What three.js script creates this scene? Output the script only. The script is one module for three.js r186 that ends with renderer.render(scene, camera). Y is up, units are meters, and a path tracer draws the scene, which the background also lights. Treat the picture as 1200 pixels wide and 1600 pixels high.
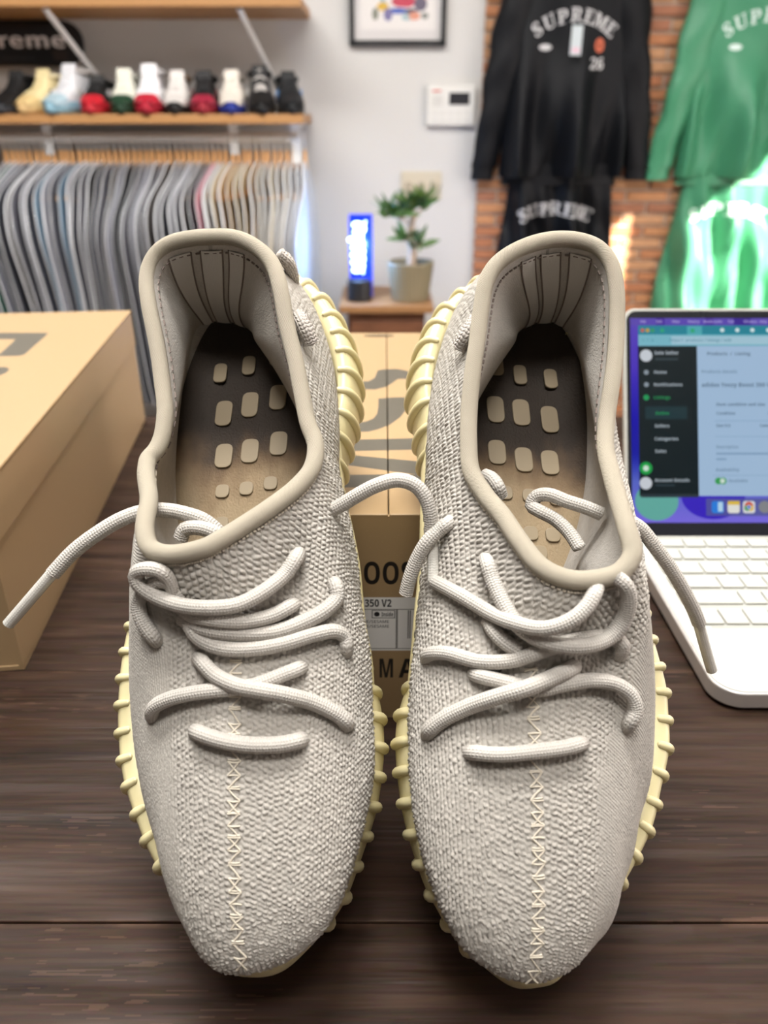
import * as THREE from 'three';
import { RoundedBoxGeometry } from 'three/addons/geometries/RoundedBoxGeometry.js';
import { RectAreaLightUniformsLib } from 'three/addons/lights/RectAreaLightUniformsLib.js';
import { mergeGeometries } from 'three/addons/utils/BufferGeometryUtils.js';
import { FontLoader } from 'three/addons/loaders/FontLoader.js';
import { TextGeometry } from 'three/addons/geometries/TextGeometry.js';

// ---------------------------------------------------------------- camera, light, exposure
const scene = new THREE.Scene();
const renderer = new THREE.WebGLRenderer({ antialias: true });
renderer.toneMapping = THREE.LinearToneMapping;
renderer.toneMappingExposure = 1.0;
renderer.shadowMap.enabled = true;
RectAreaLightUniformsLib.init();

const CAM_H = 0.268, PITCH = 27;                       // phone held 27 cm above the counter top (y = 0)
const camera = new THREE.PerspectiveCamera(67.38, 1200 / 1600, 0.02, 40);
camera.position.set(0, CAM_H, 0);
camera.rotation.set(-PITCH * Math.PI / 180, 0, 0);
camera.focus = 0.285;
camera.userData.fStop = camera.getFocalLength() / 2.6;  // an aperture of about two and a half millimetres
scene.add(camera);

scene.background = new THREE.Color(1.0, 0.88, 0.82).multiplyScalar(6.5);   // bright daylight outside the shop windows

const ROOM = { x0: -2.7, x1: 2.2, z0: -3.1, z1: 1.7, y0: -0.95, y1: 1.75 };

const sun = new THREE.DirectionalLight(0xffeedc, 42);
sun.position.set(0.35 * 6, 0.30 * 6 , 0.90 * 6 - 1.5);
sun.target.position.set(0, 0, -1.5);
sun.castShadow = true; sun.shadow.mapSize.set(2048, 2048);
Object.assign(sun.shadow.camera, { left: -4, right: 4, top: 4, bottom: -4, near: 0.1, far: 16 });
scene.add(sun, sun.target);

// ---------------------------------------------------------------- helpers
const V3 = (x, y, z) => new THREE.Vector3(x, y, z);
const clamp = (x, a, b) => Math.min(b, Math.max(a, x));
const lerp = (a, b, t) => a + (b - a) * t;
const smooth = (a, b, x) => { const t = clamp((x - a) / (b - a), 0, 1); return t * t * (3 - 2 * t); };
let seed = 7;
const rnd = () => { seed = (seed * 1664525 + 1013904223) >>> 0; return seed / 4294967296; };
const hash = (i, j, k = 0) => { let h = (i * 374761393 + j * 668265263 + k * 2147483647) | 0; h = Math.imul(h ^ (h >>> 13), 1274126177); return ((h ^ (h >>> 16)) >>> 0) / 4294967296; };
function vnoise(x, y, k = 0) {
  const i = Math.floor(x), j = Math.floor(y), a = x - i, b = y - j, u = a * a * (3 - 2 * a), v = b * b * (3 - 2 * b);
  return lerp(lerp(hash(i, j, k), hash(i + 1, j, k), u), lerp(hash(i, j + 1, k), hash(i + 1, j + 1, k), u), v);
}
function fbm(x, y, o = 4, k = 0) { let s = 0, a = 0.5, n = 0; for (let q = 0; q < o; q++) { s += a * vnoise(x, y, k + q); n += a; a *= 0.5; x *= 2.03; y *= 2.03; } return s / n; }
// noise that repeats after p cells
function tnoise(x, y, p, k = 0) {
  const m = (a) => ((a % p) + p) % p, i = Math.floor(x), j = Math.floor(y), a = x - i, b = y - j, u = a * a * (3 - 2 * a), v = b * b * (3 - 2 * b);
  return lerp(lerp(hash(m(i), m(j), k), hash(m(i + 1), m(j), k), u), lerp(hash(m(i), m(j + 1), k), hash(m(i + 1), m(j + 1), k), u), v);
}
const names = new Map();
function numbered(n) { const k = names.get(n) ?? 0; names.set(n, k + 1); return k ? n + '_' + String(k).padStart(3, '0') : n; }
function shadows(o) { o.castShadow = o.receiveShadow = true; return o; }
function mesh(name, geo, mat, parent, label) {
  const m = shadows(new THREE.Mesh(geo, mat)); m.name = parent ? name : numbered(name);
  if (label) m.userData.label = label;
  (parent ?? scene).add(m); return m;
}
function partNames(t) {                                  // parts of one thing get running numbers
  const c = new Map();
  t.traverse((o) => { if (o === t) return; const b = o.name.replace(/_\d{3}$/, ''), k = c.get(b) ?? 0; c.set(b, k + 1); o.name = k ? b + '_' + String(k).padStart(3, '0') : b; });
}
function tag(o, label, category, group) { o.userData.label = label; o.userData.category = category; if (group) o.userData.group = group; return o; }
function thing(name, label, category, pos = [0, 0, 0], turn = 0, group) {
  const o = new THREE.Group(); o.name = numbered(name); o.position.set(...pos); o.rotation.y = turn; scene.add(o);
  return tag(o, label, category, group);
}
function structure(name, geo, mat, parent) { const m = mesh(name, geo, mat, parent); m.userData.kind = 'structure'; return m; }
function std(color, roughness = 0.7, extra = {}) { return new THREE.MeshPhysicalMaterial({ color, roughness, metalness: 0, side: THREE.DoubleSide, ...extra }); }
function lin(r, g, b) { return new THREE.Color().setRGB(r, g, b); }
function dataTex(n, m, fn, srgb, rep) {                  // fn(x, y) -> [r, g, b] in 0..1
  const d = new Uint8Array(n * m * 4);
  for (let j = 0; j < m; j++) for (let i = 0; i < n; i++) { const c = fn(i / n, j / m, i, j), q = (j * n + i) * 4; for (let k = 0; k < 3; k++) d[q + k] = clamp(Math.round((c.length ? c[k] : c) * 255), 0, 255); d[q + 3] = 255; }
  const t = new THREE.DataTexture(d, n, m); t.wrapS = t.wrapT = THREE.RepeatWrapping; t.magFilter = THREE.LinearFilter; t.minFilter = THREE.LinearMipmapLinearFilter; t.generateMipmaps = true;
  if (srgb) t.colorSpace = THREE.SRGBColorSpace; if (rep) t.repeat.set(...rep); t.needsUpdate = true; return t;
}
function canvasTex(w, h, draw) { const c = document.createElement('canvas'); c.width = w; c.height = h; draw(c.getContext('2d'), w, h); const t = new THREE.CanvasTexture(c); t.colorSpace = THREE.SRGBColorSpace; t.anisotropy = 8; return t; }
const box = (w, h, d, x = 0, y = 0, z = 0, r = 0) => { const g = r ? new RoundedBoxGeometry(w, h, d, 2, r) : new THREE.BoxGeometry(w, h, d); return g.translate(x, y, z); };
const quad = (w, h, x, y, z) => new THREE.PlaneGeometry(w, h).translate(x, y, z);
function rod(a, b, r, seg = 10) { const d = b.clone().sub(a), g = new THREE.CylinderGeometry(r, r, d.length(), seg); g.applyQuaternion(new THREE.Quaternion().setFromUnitVectors(V3(0, 1, 0), d.clone().normalize())); const m = a.clone().add(b).multiplyScalar(0.5); return g.translate(m.x, m.y, m.z); }
function gridGeo(nu, nv, fn, wrapU = false, uvfn, flip = false) {       // indexed grid surface, fn(i, j) -> [x, y, z]
  const pos = new Float32Array(nu * nv * 3), uv = new Float32Array(nu * nv * 2), idx = [];
  for (let j = 0; j < nv; j++) for (let i = 0; i < nu; i++) { const k = j * nu + i, p = fn(i, j); pos.set(p, k * 3); uv.set(uvfn ? uvfn(i, j, p) : [i / (nu - 1), j / (nv - 1)], k * 2); }
  const nI = wrapU ? nu : nu - 1;
  for (let j = 0; j < nv - 1; j++) for (let i = 0; i < nI; i++) { const a = j * nu + i, b = j * nu + (i + 1) % nu, c = a + nu, d = b + nu; if (flip) idx.push(a, d, b, a, c, d); else idx.push(a, b, d, a, d, c); }
  const g = new THREE.BufferGeometry(); g.setAttribute('position', new THREE.BufferAttribute(pos, 3)); g.setAttribute('uv', new THREE.BufferAttribute(uv, 2)); g.setIndex(idx); g.computeVertexNormals(); return g;
}
// tube along points with an oval section; uv.x runs along it in metres, uv.y once round it
function tube(pts, r, seg = 10, step = 0.0016, closed = false, flat = 1, ends = true, radiusAt) {
  const c = new THREE.CatmullRomCurve3(pts, closed, 'centripetal'), L = c.getLength(), n = Math.max(4, Math.ceil(L / step));
  const fr = c.computeFrenetFrames(n, closed), nu = seg, rows = n + 1, pos = [], uv = [], nor = [], idx = [];
  for (let j = 0; j < rows; j++) {
    const p = c.getPointAt(closed && j === n ? 0 : j / n), rr = radiusAt ? r * radiusAt(j / n) : r;
    for (let i = 0; i <= nu; i++) { const a = i / nu * Math.PI * 2, q = fr.normals[j].clone().multiplyScalar(Math.cos(a)).addScaledVector(fr.binormals[j], Math.sin(a) * flat); pos.push(p.x + q.x * rr, p.y + q.y * rr, p.z + q.z * rr); nor.push(q.x, q.y, q.z); uv.push(L * j / n, i / nu); }
  }
  for (let j = 0; j < n; j++) for (let i = 0; i < nu; i++) { const a = j * (nu + 1) + i, b = a + 1, d = a + nu + 1, e = d + 1; idx.push(a, b, e, a, e, d); }
  if (ends && !closed) for (const j of [0, n]) {
    const p = c.getPointAt(j / n), t = c.getTangentAt(j / n).multiplyScalar(j ? 1 : -1), k = pos.length / 3; pos.push(p.x + t.x * r * 0.35, p.y + t.y * r * 0.35, p.z + t.z * r * 0.35); nor.push(t.x, t.y, t.z); uv.push(L * j / n, 0.5);
    for (let i = 0; i < nu; i++) { const a = j * (nu + 1) + i; idx.push(...(j ? [a, a + 1, k] : [a + 1, a, k])); }
  }
  const g = new THREE.BufferGeometry(); g.setAttribute('position', new THREE.Float32BufferAttribute(pos, 3)); g.setAttribute('normal', new THREE.Float32BufferAttribute(nor, 3)); g.setAttribute('uv', new THREE.Float32BufferAttribute(uv, 2)); g.setIndex(idx); return g;
}
const P = (s) => s.trim().split(/\s+/).map((q) => q.split(',').map(Number));   // 'a,b c,d' -> [[a, b], [c, d]]
// ---------------------------------------------------------------- the shop: walls, floor, ceiling, windows, lamps
const plaster = dataTex(256, 256, (x, y) => { const q = 0.5 + 0.5 * (tnoise(x * 32, y * 32, 32, 31) - 0.5) + 0.3 * (tnoise(x * 128, y * 128, 128, 32) - 0.5); return [q, q, q]; });
const M_wall = std(lin(0.62, 0.612, 0.60), 0.75, { bumpMap: plaster, bumpScale: 0.0006 });
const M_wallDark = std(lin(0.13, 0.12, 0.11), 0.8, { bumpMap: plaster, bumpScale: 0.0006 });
const M_ceiling = std(lin(0.74, 0.74, 0.72), 0.9);
const M_floor = std(lin(0.16, 0.11, 0.075), 0.45);
const M_mortar = std(lin(0.60, 0.48, 0.38), 0.95, { bumpMap: plaster, bumpScale: 0.002 });
const M_trim = std(lin(0.7, 0.7, 0.68), 0.5);
{
  const { x0, x1, z0, z1, y0, y1 } = ROOM, w = x1 - x0, d = z1 - z0, h = y1 - y0, cx = (x0 + x1) / 2, cz = (z0 + z1) / 2, cy = (y0 + y1) / 2;
  structure('floor', box(w + 0.4, 0.1, d + 0.4, cx, y0 - 0.05, cz), M_floor);
  structure('ceiling', box(w + 0.4, 0.1, d + 0.4, cx, y1 + 0.05, cz), M_ceiling);
  structure('wall_back', box(w + 0.4, h, 0.15, cx, cy, z0 - 0.075), M_wall);
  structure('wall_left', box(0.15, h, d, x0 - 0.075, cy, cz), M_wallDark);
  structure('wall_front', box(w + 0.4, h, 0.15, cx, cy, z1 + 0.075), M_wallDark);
  // right wall with two window openings
  const panes = [[0.128, 0.558, 1.12], [-1.75, -0.06, 0.93]], yb = -0.55, yt = 1.0, T = 0.04, xx = x1 + T / 2;
  const piece = (za, zb, ya, yb2) => box(T, yb2 - ya, zb - za, xx, (ya + yb2) / 2, (za + zb) / 2);
  structure('wall_right', mergeGeometries([piece(z0, z1, y0, yb), piece(z0, panes[1][1], panes[1][2], y1), piece(panes[1][1], panes[0][0], yt, y1), piece(panes[0][0], panes[0][1], panes[0][2], y1), piece(panes[0][1], z1, yt, y1), piece(z0, panes[1][0], yb, yt), piece(panes[1][1], panes[0][0], yb, yt), piece(panes[0][1], z1, yb, yt)]), M_wall);
  const M_glass = std(0xffffff, 0.0, { transmission: 1, thickness: 0, ior: 1.5 });
  panes.forEach(([za, zb, yt], i) => {
    const f = 0.035, g = [box(0.05, f, zb - za, xx, yb + f / 2, (za + zb) / 2), box(0.05, f, zb - za, xx, yt - f / 2, (za + zb) / 2), box(0.06, yt - yb, f, xx, (yt + yb) / 2, za + f / 2), box(0.06, yt - yb, f, xx, (yt + yb) / 2, zb - f / 2)];
    const win = structure('window_' + (i + 1), mergeGeometries(g), M_trim);
    mesh('pane', box(0.004, yt - yb - 2 * f, zb - za - 2 * f, xx, (yt + yb) / 2, (za + zb) / 2), M_glass, win);
  });
  structure('baseboard_back', box(0.34 - x0, 0.1, 0.015, (0.34 + x0) / 2, y0 + 0.05, z0 + 0.0075), M_trim);
  // brick facing on the right half of the back wall
  const bx0 = 0.345, bx1 = x1, mort = structure('wall_brick', box(bx1 - bx0, h, 0.012, (bx0 + bx1) / 2, cy, z0 + 0.006), M_mortar);
  const brickTex = dataTex(128, 128, (x, y) => { const q = 0.72 + 0.5 * (fbm(x * 9, y * 9, 4, 41) - 0.5) + 0.25 * (fbm(x * 40, y * 40, 2, 42) - 0.5); return [q, q * 0.98, q * 0.95]; });
  const mats = [[0.66, 0.29, 0.14], [0.72, 0.35, 0.17], [0.60, 0.25, 0.125], [0.76, 0.42, 0.23], [0.50, 0.22, 0.13]].map((c) => std(lin(...c), 0.9, { map: brickTex, bumpMap: brickTex, bumpScale: 0.003 }));
  const BW = 0.150, BH = 0.0325, PX = 0.160, PY = 0.0415, geos = [];
  for (let k = 0; k < 4; k++) { const g = new RoundedBoxGeometry(BW, BH, 0.02, 1, 0.003), p = g.attributes.position; for (let i = 0; i < p.count; i++) p.setZ(i, p.getZ(i) + (hash(i, k, 1) - 0.5) * 0.002); g.computeVertexNormals(); geos.push(g); }
  const half = new RoundedBoxGeometry(BW / 2 - 0.005, BH, 0.02, 1, 0.003);
  let count = 0; const rest = [];
  const rows = Math.floor(h / PY);
  const list = [];
  for (let r = 0; r < rows; r++) for (let c = 0; c < 13; c++) { const odd = r & 1, xl = bx0 + c * PX - (odd && c ? PX / 2 : 0), isHalf = odd && c === 0, bw = isHalf ? BW / 2 - 0.005 : BW, x = xl + bw / 2, y = y1 - 0.01 - (r + 0.5) * PY; if (x + bw / 2 > bx1) continue; list.push([x, y, r, c, isHalf]); }
  const seen = (b) => b[0] < 1.42 && b[1] < 0.68 && b[1] > -0.5;
  for (const b of list) {
    const [x, y, r, c, isHalf] = b, g = isHalf ? half : geos[(r * 3 + c) % 4], z = z0 + 0.014 + (hash(r, c, 3) - 0.5) * 0.004;
    if (seen(b) && count < 290) { const m = mesh('brick', g, mats[Math.floor(hash(r, c, 4) * 5)], mort); m.position.set(x, y, z); m.rotation.z = (hash(r, c, 6) - 0.5) * 0.006; count++; }
    else rest.push(g.clone().translate(x, y, z));
  }
  mesh('brick_field', mergeGeometries(rest), mats[0], mort).userData.kind = 'stuff';
  mort.children.forEach((m, i) => { if (m.name === 'brick' && i) m.name = 'brick_' + String(i).padStart(3, '0'); });
  // flat ceiling lamps; the one above the photographer is an added toe fill
  const M_lampGlow = new THREE.MeshStandardMaterial({ color: 0xffffff, emissive: lin(1, 0.96, 0.88), emissiveIntensity: 3 });
  const M_lampFrame = std(lin(0.7, 0.7, 0.7), 0.4);
  const lamps = [[-0.1, -0.40, 0.6, 0.36, 'flat ceiling lamp above the counter', 60], [0.0, 0.34, 0.7, 0.36, 'added flat fill lamp above the photographer', 34], [-1.0, -1.35, 1.2, 0.6, 'flat ceiling lamp above the clothes rail', 23], [0.9, -1.35, 1.2, 0.6, 'flat ceiling lamp above the hanging tracksuits', 9]];
  for (const [x, z, a, b, label, I] of lamps) {
    const t = thing('ceiling_lamp', label, 'lamp', [x, y1, z]);
    mesh('frame', mergeGeometries([box(a, 0.03, 0.02, 0, -0.015, b / 2), box(a, 0.03, 0.02, 0, -0.015, -b / 2), box(0.02, 0.03, b, a / 2, -0.015, 0), box(0.02, 0.03, b, -a / 2, -0.015, 0)]), M_lampFrame, t);
    mesh('diffuser', box(a - 0.02, 0.008, b - 0.02, 0, -0.02, 0), M_lampGlow, t);
    const L = new THREE.RectAreaLight(lin(1, 0.975, 0.94), I, a - 0.03, b - 0.03); L.position.set(x, y1 - 0.028, z); L.lookAt(x, y0, z); scene.add(L);
  }
}
// ---------------------------------------------------------------- the pair of sneakers
// A shoe has its own frame: u runs from toe to heel along the sole, v to the right, w up out of the sole (all in millimetres here).
const knitFibre = dataTex(256, 256, (x, y) => { const a = tnoise(x * 64, y * 64, 64, 1), b = tnoise(x * 128, y * 128, 128, 2), c = tnoise(x * 16, y * 16, 16, 3); const q = 0.5 * a + 0.3 * b + 0.2 * c; return [q, q, q]; }, false);
const knitTone = dataTex(256, 256, (x, y) => { const a = tnoise(x * 8, y * 8, 8, 4), b = tnoise(x * 64, y * 64, 64, 5); const q = 0.90 + 0.08 * (a - 0.5) + 0.10 * (b - 0.5); return [q, q * 0.985, q * 0.965]; }, false);
const braid = dataTex(32, 64, (x, y) => {
  // herringbone braid: slanted yarns, the slant changes sign from column to column
  const cols = 16, cy = y * cols, i = Math.floor(cy), f = cy - i, sl = i % 2 ? 1 : -1, ph = ((x * 2 + sl * (f - 0.5) * 0.45) % 1 + 1) % 1;
  const h = Math.pow(Math.sin(Math.PI * ph), 0.6) * Math.pow(Math.sin(Math.PI * clamp(f, 0.02, 0.98)), 0.5); return [h, h, h];
}, false);
const rubMap = dataTex(128, 128, (x, y) => { const q = 0.5 + 0.5 * (tnoise(x * 32, y * 32, 32, 8) - 0.5); return [q, q, q]; }, false);
const twill = dataTex(64, 64, (x, y) => { const ph = (x * 8 + y * 8) % 1, q = Math.pow(Math.sin(Math.PI * ph), 0.7) * (0.8 + 0.2 * tnoise(x * 32, y * 32, 32, 9)); return [q, q, q]; }, false);

const M_knit = std(lin(0.46, 0.437, 0.402), 0.95, { bumpMap: knitFibre, bumpScale: 0.00022, map: knitTone, sheen: 0.25, sheenRoughness: 0.6, sheenColor: lin(0.6, 0.56, 0.5) });
const M_lining = std(lin(0.50, 0.475, 0.44), 0.98, { bumpMap: knitFibre, bumpScale: 0.00015, map: knitTone });
const M_stripe = std(lin(0.60, 0.575, 0.54), 0.5, { bumpMap: knitFibre, bumpScale: 0.0001 });
const M_rubber = std(lin(0.62, 0.55, 0.32), 0.34, { bumpMap: rubMap, bumpScale: 0.00006 });
const rep = (t, x, y) => { const c = t.clone(); c.repeat.set(x, y); c.needsUpdate = true; return c; };
const M_binding = std(lin(0.49, 0.435, 0.34), 0.85, { bumpMap: rep(twill, 208, 4), bumpScale: 0.0005 });
const M_insole = std(lin(0.27, 0.20, 0.115), 0.75, { bumpMap: rep(knitFibre, 3, 6), bumpScale: 0.0003, map: dataTex(128, 256, (x, y) => { const wearShade = smooth(0.575, 0.69, y + 0.10 * (fbm(x * 8, y * 14, 4, 21) - 0.5)), q = lerp(1.0, 0.07, wearShade) * (0.9 + 0.2 * fbm(x * 40, y * 60, 3, 22)); return [q, q * lerp(1, 0.74, wearShade), q * lerp(1, 0.52, wearShade)]; }) });  // brown wear plus collar shade painted into the heel end of the insole
const M_lace = std(lin(0.48, 0.45, 0.41), 0.7, { bumpMap: rep(braid, 555, 1), bumpScale: 0.00028 });
const M_aglet = std(lin(0.62, 0.60, 0.55), 0.15, { bumpMap: rep(braid, 555, 1), bumpScale: 0.0001, clearcoat: 1, clearcoatRoughness: 0.12 });
const M_thread = std(lin(0.62, 0.56, 0.46), 0.6);
const M_stitchDark = std(lin(0.20, 0.16, 0.14), 0.9);
const M_foam = std(lin(0.25, 0.195, 0.12), 0.55);
const M_strap = std(lin(0.44, 0.40, 0.36), 0.9, { bumpMap: rep(braid, 400, 1), bumpScale: 0.0006 });

function closedLoop(points, n, anchors) {
  // points: closed list of [u, v, w?]; anchors: indices of the points that sit at s = 0, 1/4, 1/2, 3/4; returns n + 0 points evenly spaced between anchors
  const dim = points[0].length, pts = points.map((p) => V3(p[0], p[1], dim > 2 ? p[2] : 0)), c = new THREE.CatmullRomCurve3(pts, true, 'centripetal'), N = pts.length, out = [];
  for (let q = 0; q < 4; q++) {
    const a = anchors[q] / N, b = (q < 3 ? anchors[q + 1] : anchors[0] + N) / N, m = 240, fine = []; let L = 0, acc = [0];
    for (let k = 0; k <= m; k++) { fine.push(c.getPoint(((a + (b - a) * k / m) % 1 + 1) % 1)); if (k) { L += fine[k].distanceTo(fine[k - 1]); acc.push(L); } }
    const cnt = n / 4; let k = 0;
    for (let i = 0; i < cnt; i++) { const d = L * i / cnt; while (k < m - 1 && acc[k + 1] < d) k++; out.push(fine[k].clone().lerp(fine[k + 1], clamp((d - acc[k]) / Math.max(1e-9, acc[k + 1] - acc[k]), 0, 1))); }
  }
  return out;
}
function smoothLoop(l, times, key) { for (let q = 0; q < times; q++) { const c = l.map((p) => p.clone()); l.forEach((p, i) => { const a = c[(i + l.length - 1) % l.length], b = c[(i + 1) % l.length]; for (const k of key) p[k] = 0.5 * c[i][k] + 0.25 * (a[k] + b[k]); }); } return l; }
const soleTop = (u) => 24 + 4 * smooth(90, 200, u) + 5 * smooth(215, 270, u) + 5 * smooth(265, 295, u);
const soleBottom = (u) => 7 * Math.pow(clamp(1 - u / 60, 0, 1), 2) + 6 * Math.pow(clamp((u - 262) / 32, 0, 1), 2);

function knit(u, v, fine) {                            // height of the knit, about 0..1
  const wu = u + 0.7 * (vnoise(u * 0.35, v * 0.35, 11) - 0.5), wv = v + 0.9 * (vnoise(u * 0.3, v * 0.3, 12) - 0.5);
  let h = 0;
  if (fine < 1) {
    const cw = 2.0, rh = 1.7, i = Math.floor(wv / cw), y0 = wu / rh + (i & 1 ? 0.5 : 0) + 0.25 * hash(i, 3), j = Math.floor(y0), x = wv / cw - i - 0.5, y = y0 - j - 0.5;
    const tilt = (hash(i, j, 5) - 0.5) * 0.9 + ((i + j) & 1 ? 0.25 : -0.25), xx = x + tilt * y * 0.8;
    const a = Math.max(0, Math.cos(Math.PI * clamp(xx * 0.98, -0.5, 0.5))) * Math.max(0, Math.cos(Math.PI * clamp(y, -0.5, 0.5)));
    h += (1 - fine) * smooth(0.0, 0.75, a) * (0.55 + 0.7 * hash(i, j, 7));
  }
  if (fine > 0) {
    const cw = 1.2, rh = 1.05, fv = v + 0.3 * (wv - v), fu = u + 0.3 * (wu - u), i = Math.floor(fv / cw), y0 = fu / rh + (i & 1 ? 0.5 : 0), j = Math.floor(y0), x = fv / cw - i - 0.5, y = y0 - j - 0.5, xx = x + 0.5 * y;
    h += fine * 0.50 * Math.pow(Math.max(0, Math.cos(Math.PI * clamp(xx, -0.5, 0.5)) * Math.cos(Math.PI * y)), 0.6) * (0.8 + 0.4 * hash(i, j, 9));
  }
  return h;
}

function makeShoe(D) {
  const NS = 1440, T = thing('knit_sneaker', D.label, 'sneaker');
  const U = V3(...D.U), Vx = V3(...D.V), W = V3(...D.W);
  T.matrixAutoUpdate = true; T.position.set(...D.T);
  T.quaternion.setFromRotationMatrix(new THREE.Matrix4().makeBasis(Vx, W, U.clone().negate()));   // local x = v, y = w, z = -u
  const loc = (u, v, w) => [v / 1000, w / 1000, -u / 1000], LV = (u, v, w) => V3(...loc(u, v, w));
  const side = D.side;                                   // +1: lateral side is v > 0
  // loops
  const sole = smoothLoop(closedLoop(D.sole, NS, D.aSole), 80, ['x', 'y']);
  const M0 = smoothLoop(closedLoop(D.upper, NS, D.aUpper), 80, ['x', 'y']);
  const C = smoothLoop(closedLoop(D.collar, NS, D.aCollar), 22, ['x', 'y', 'z']);
  const inward = (loop, d) => { const n = loop.length; return loop.map((p, i) => { const a = loop[(i + n - 6) % n], b = loop[(i + 6) % n], tx = b.x - a.x, ty = b.y - a.y, l = Math.hypot(tx, ty); return [p.x + ty / l * d * D.turn, p.y - tx / l * d * D.turn]; }); };
  const Mx = M0.map((p, i) => { const a = M0[(i + NS - 8) % NS], b = M0[(i + 8) % NS], tx = b.x - a.x, ty = b.y - a.y, l = Math.hypot(tx, ty), nu = -ty / l * D.turn, nv = tx / l * D.turn, q = 2.7 * Math.max(0, nv * side) * smooth(25, 60, p.x); return V3(p.x - nu * q, p.y - nv * q, 0); }), B = inward(Mx, 2.0);
  const kickAt = (s) => 0.30 * smooth(0.30, 0.42, s) * (1 - smooth(0.58, 0.72, s));
  const domeAt = (s) => 0.5 + 0.0 * s;
  // path of the upper at station i: from the welt over the bulge to the collar
  function path(i) {
    const m = Mx[i], b = B[i], c = C[i], s = i / NS, wt = soleTop(m.x), mw = wt + 9, kick = kickAt(s), vamp = smooth(0.27, 0.36, s) * (1 - smooth(0.64, 0.73, s));
    const k = lerp(0.5, 0.47, vamp), li = 1 - k - kick, pts = [];
    for (let q = 0; q <= 12; q++) { const f = q / 12; pts.push([lerp(b[0], m.x, Math.sin(f * Math.PI / 2)), lerp(b[1], m.y, Math.sin(f * Math.PI / 2)), lerp(wt - 3, mw, f)]); }
    for (let q = 1; q <= 90; q++) {
      const f = q / 90 * Math.PI / 2, x = 1 - Math.cos(f), h = k * Math.sin(f) + li * x + kick * smooth(0.74, 1.02, x) ;
      pts.push([lerp(m.x, c.x, x), lerp(m.y, c.y, x), lerp(mw, c.z, h)]);
    }
    const acc = [0]; for (let q = 1; q < pts.length; q++) acc.push(acc[q - 1] + Math.hypot(pts[q][0] - pts[q - 1][0], pts[q][1] - pts[q - 1][1], pts[q][2] - pts[q - 1][2]));
    return { pts, acc, L: acc[acc.length - 1] };
  }
  const paths = []; for (let i = 0; i < NS; i++) paths.push(path(i));
  function at(i, t) {
    i = ((i % NS) + NS) % NS; const i0 = Math.floor(i), fi = i - i0;
    const one = (p) => { const d = p.L * t; let lo = 0, hi = p.acc.length - 1; while (hi - lo > 1) { const mm = (lo + hi) >> 1; if (p.acc[mm] <= d) lo = mm; else hi = mm; } const f = (d - p.acc[lo]) / Math.max(1e-9, p.acc[hi] - p.acc[lo]); return [0, 1, 2].map((k) => lerp(p.pts[lo][k], p.pts[hi][k], f)); };
    const a = one(paths[i0]); if (fi < 1e-6) return a; const b = one(paths[(i0 + 1) % NS]); return a.map((x, k) => lerp(x, b[k], fi));
  }
  // height of the bare upper over (u, v), for everything that lies on it
  const G = new Float32Array(320 * 160).fill(-1);
  for (let i = 0; i < NS; i += 1) for (let j = 0; j <= 160; j++) { const p = at(i, j / 160), a = Math.round(p[0]), b = Math.round(p[1]) + 80; if (a >= 0 && a < 320 && b >= 0 && b < 160) G[a * 160 + b] = Math.max(G[a * 160 + b], p[2]); }
  const rawTop = (u, v) => { let best = -1; for (let r = 0; r < 6 && best < 0; r++) for (let a = -r; a <= r; a++) for (let b = -r; b <= r; b++) { const q = G[clamp(Math.round(u) + a, 0, 319) * 160 + clamp(Math.round(v) + 80 + b, 0, 159)]; best = Math.max(best, q); } return best; };
  const top = (u, v) => { let s = 0, n = 0; for (let a = -2; a <= 2; a++) for (let b = -2; b <= 2; b++) { const q = rawTop(u + a * 0.7, v + b * 0.7); if (q > 0) { s += q; n++; } } return n ? s / n : 30; };
  // ---- upper, with the knit as real relief
  const NT = 310, bare = new Float32Array(NS * NT * 3);
  for (let j = 0; j < NT; j++) for (let i = 0; i < NS; i++) bare.set(at(i, j / (NT - 1)), (j * NS + i) * 3);
  const nrm = (i, j) => {
    const g = (a, b) => { const k = (clamp(b, 0, NT - 1) * NS + ((a % NS) + NS) % NS) * 3; return V3(bare[k], bare[k + 1], bare[k + 2]); };
    return g(i + 6, j).sub(g(i - 6, j)).cross(g(i, j + 4).sub(g(i, j - 4))).normalize().multiplyScalar(-D.turn);
  };
  const sm = [D.seam[0], D.seam[1]];
  const seamV = (u) => lerp(sm[0], sm[1], clamp((u - 15) / 120, 0, 1));
  const upper = gridGeo(NS, NT, (i, j) => {
    const k = (j * NS + i) * 3, u = bare[k], v = bare[k + 1], w = bare[k + 2], n = nrm(i, j);
    const dv = (v - seamV(u)) * side, sgn = Math.sign(v - seamV(u));
    const edge = clamp((80 - w) / 45, 0, 1), vv = v + sgn * Math.pow(clamp(Math.abs(v - seamV(u)) / 42, 0, 1), 2) * (75 - w) * 0.9;
    const uu = u - (1 - smooth(14, 40, u)) * (60 - w) * 0.5;
    const fine = smooth(17, 23, dv - D.fineK * Math.max(0, u - 76) - 0.03 * Math.min(0, u - 76) + 3 * (vnoise(u * 0.2, v * 0.2, 3) - 0.5)), fineH = Math.max(fine, 0.75 * smooth(180, 225, u));
    let h = 0.68 * knit(uu, vv, fineH) - 0.2;
    const ds = Math.abs(v - seamV(u)); if (u < 112) h = lerp(h, 0.15 + 0.5 * Math.exp(-ds * ds / 2), Math.exp(-ds * ds / 1.6) * 0.7);
    const fade = smooth(0, 0.03, j / NT) * (1 - smooth(0.985, 1, j / NT)); h *= fade;
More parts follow.
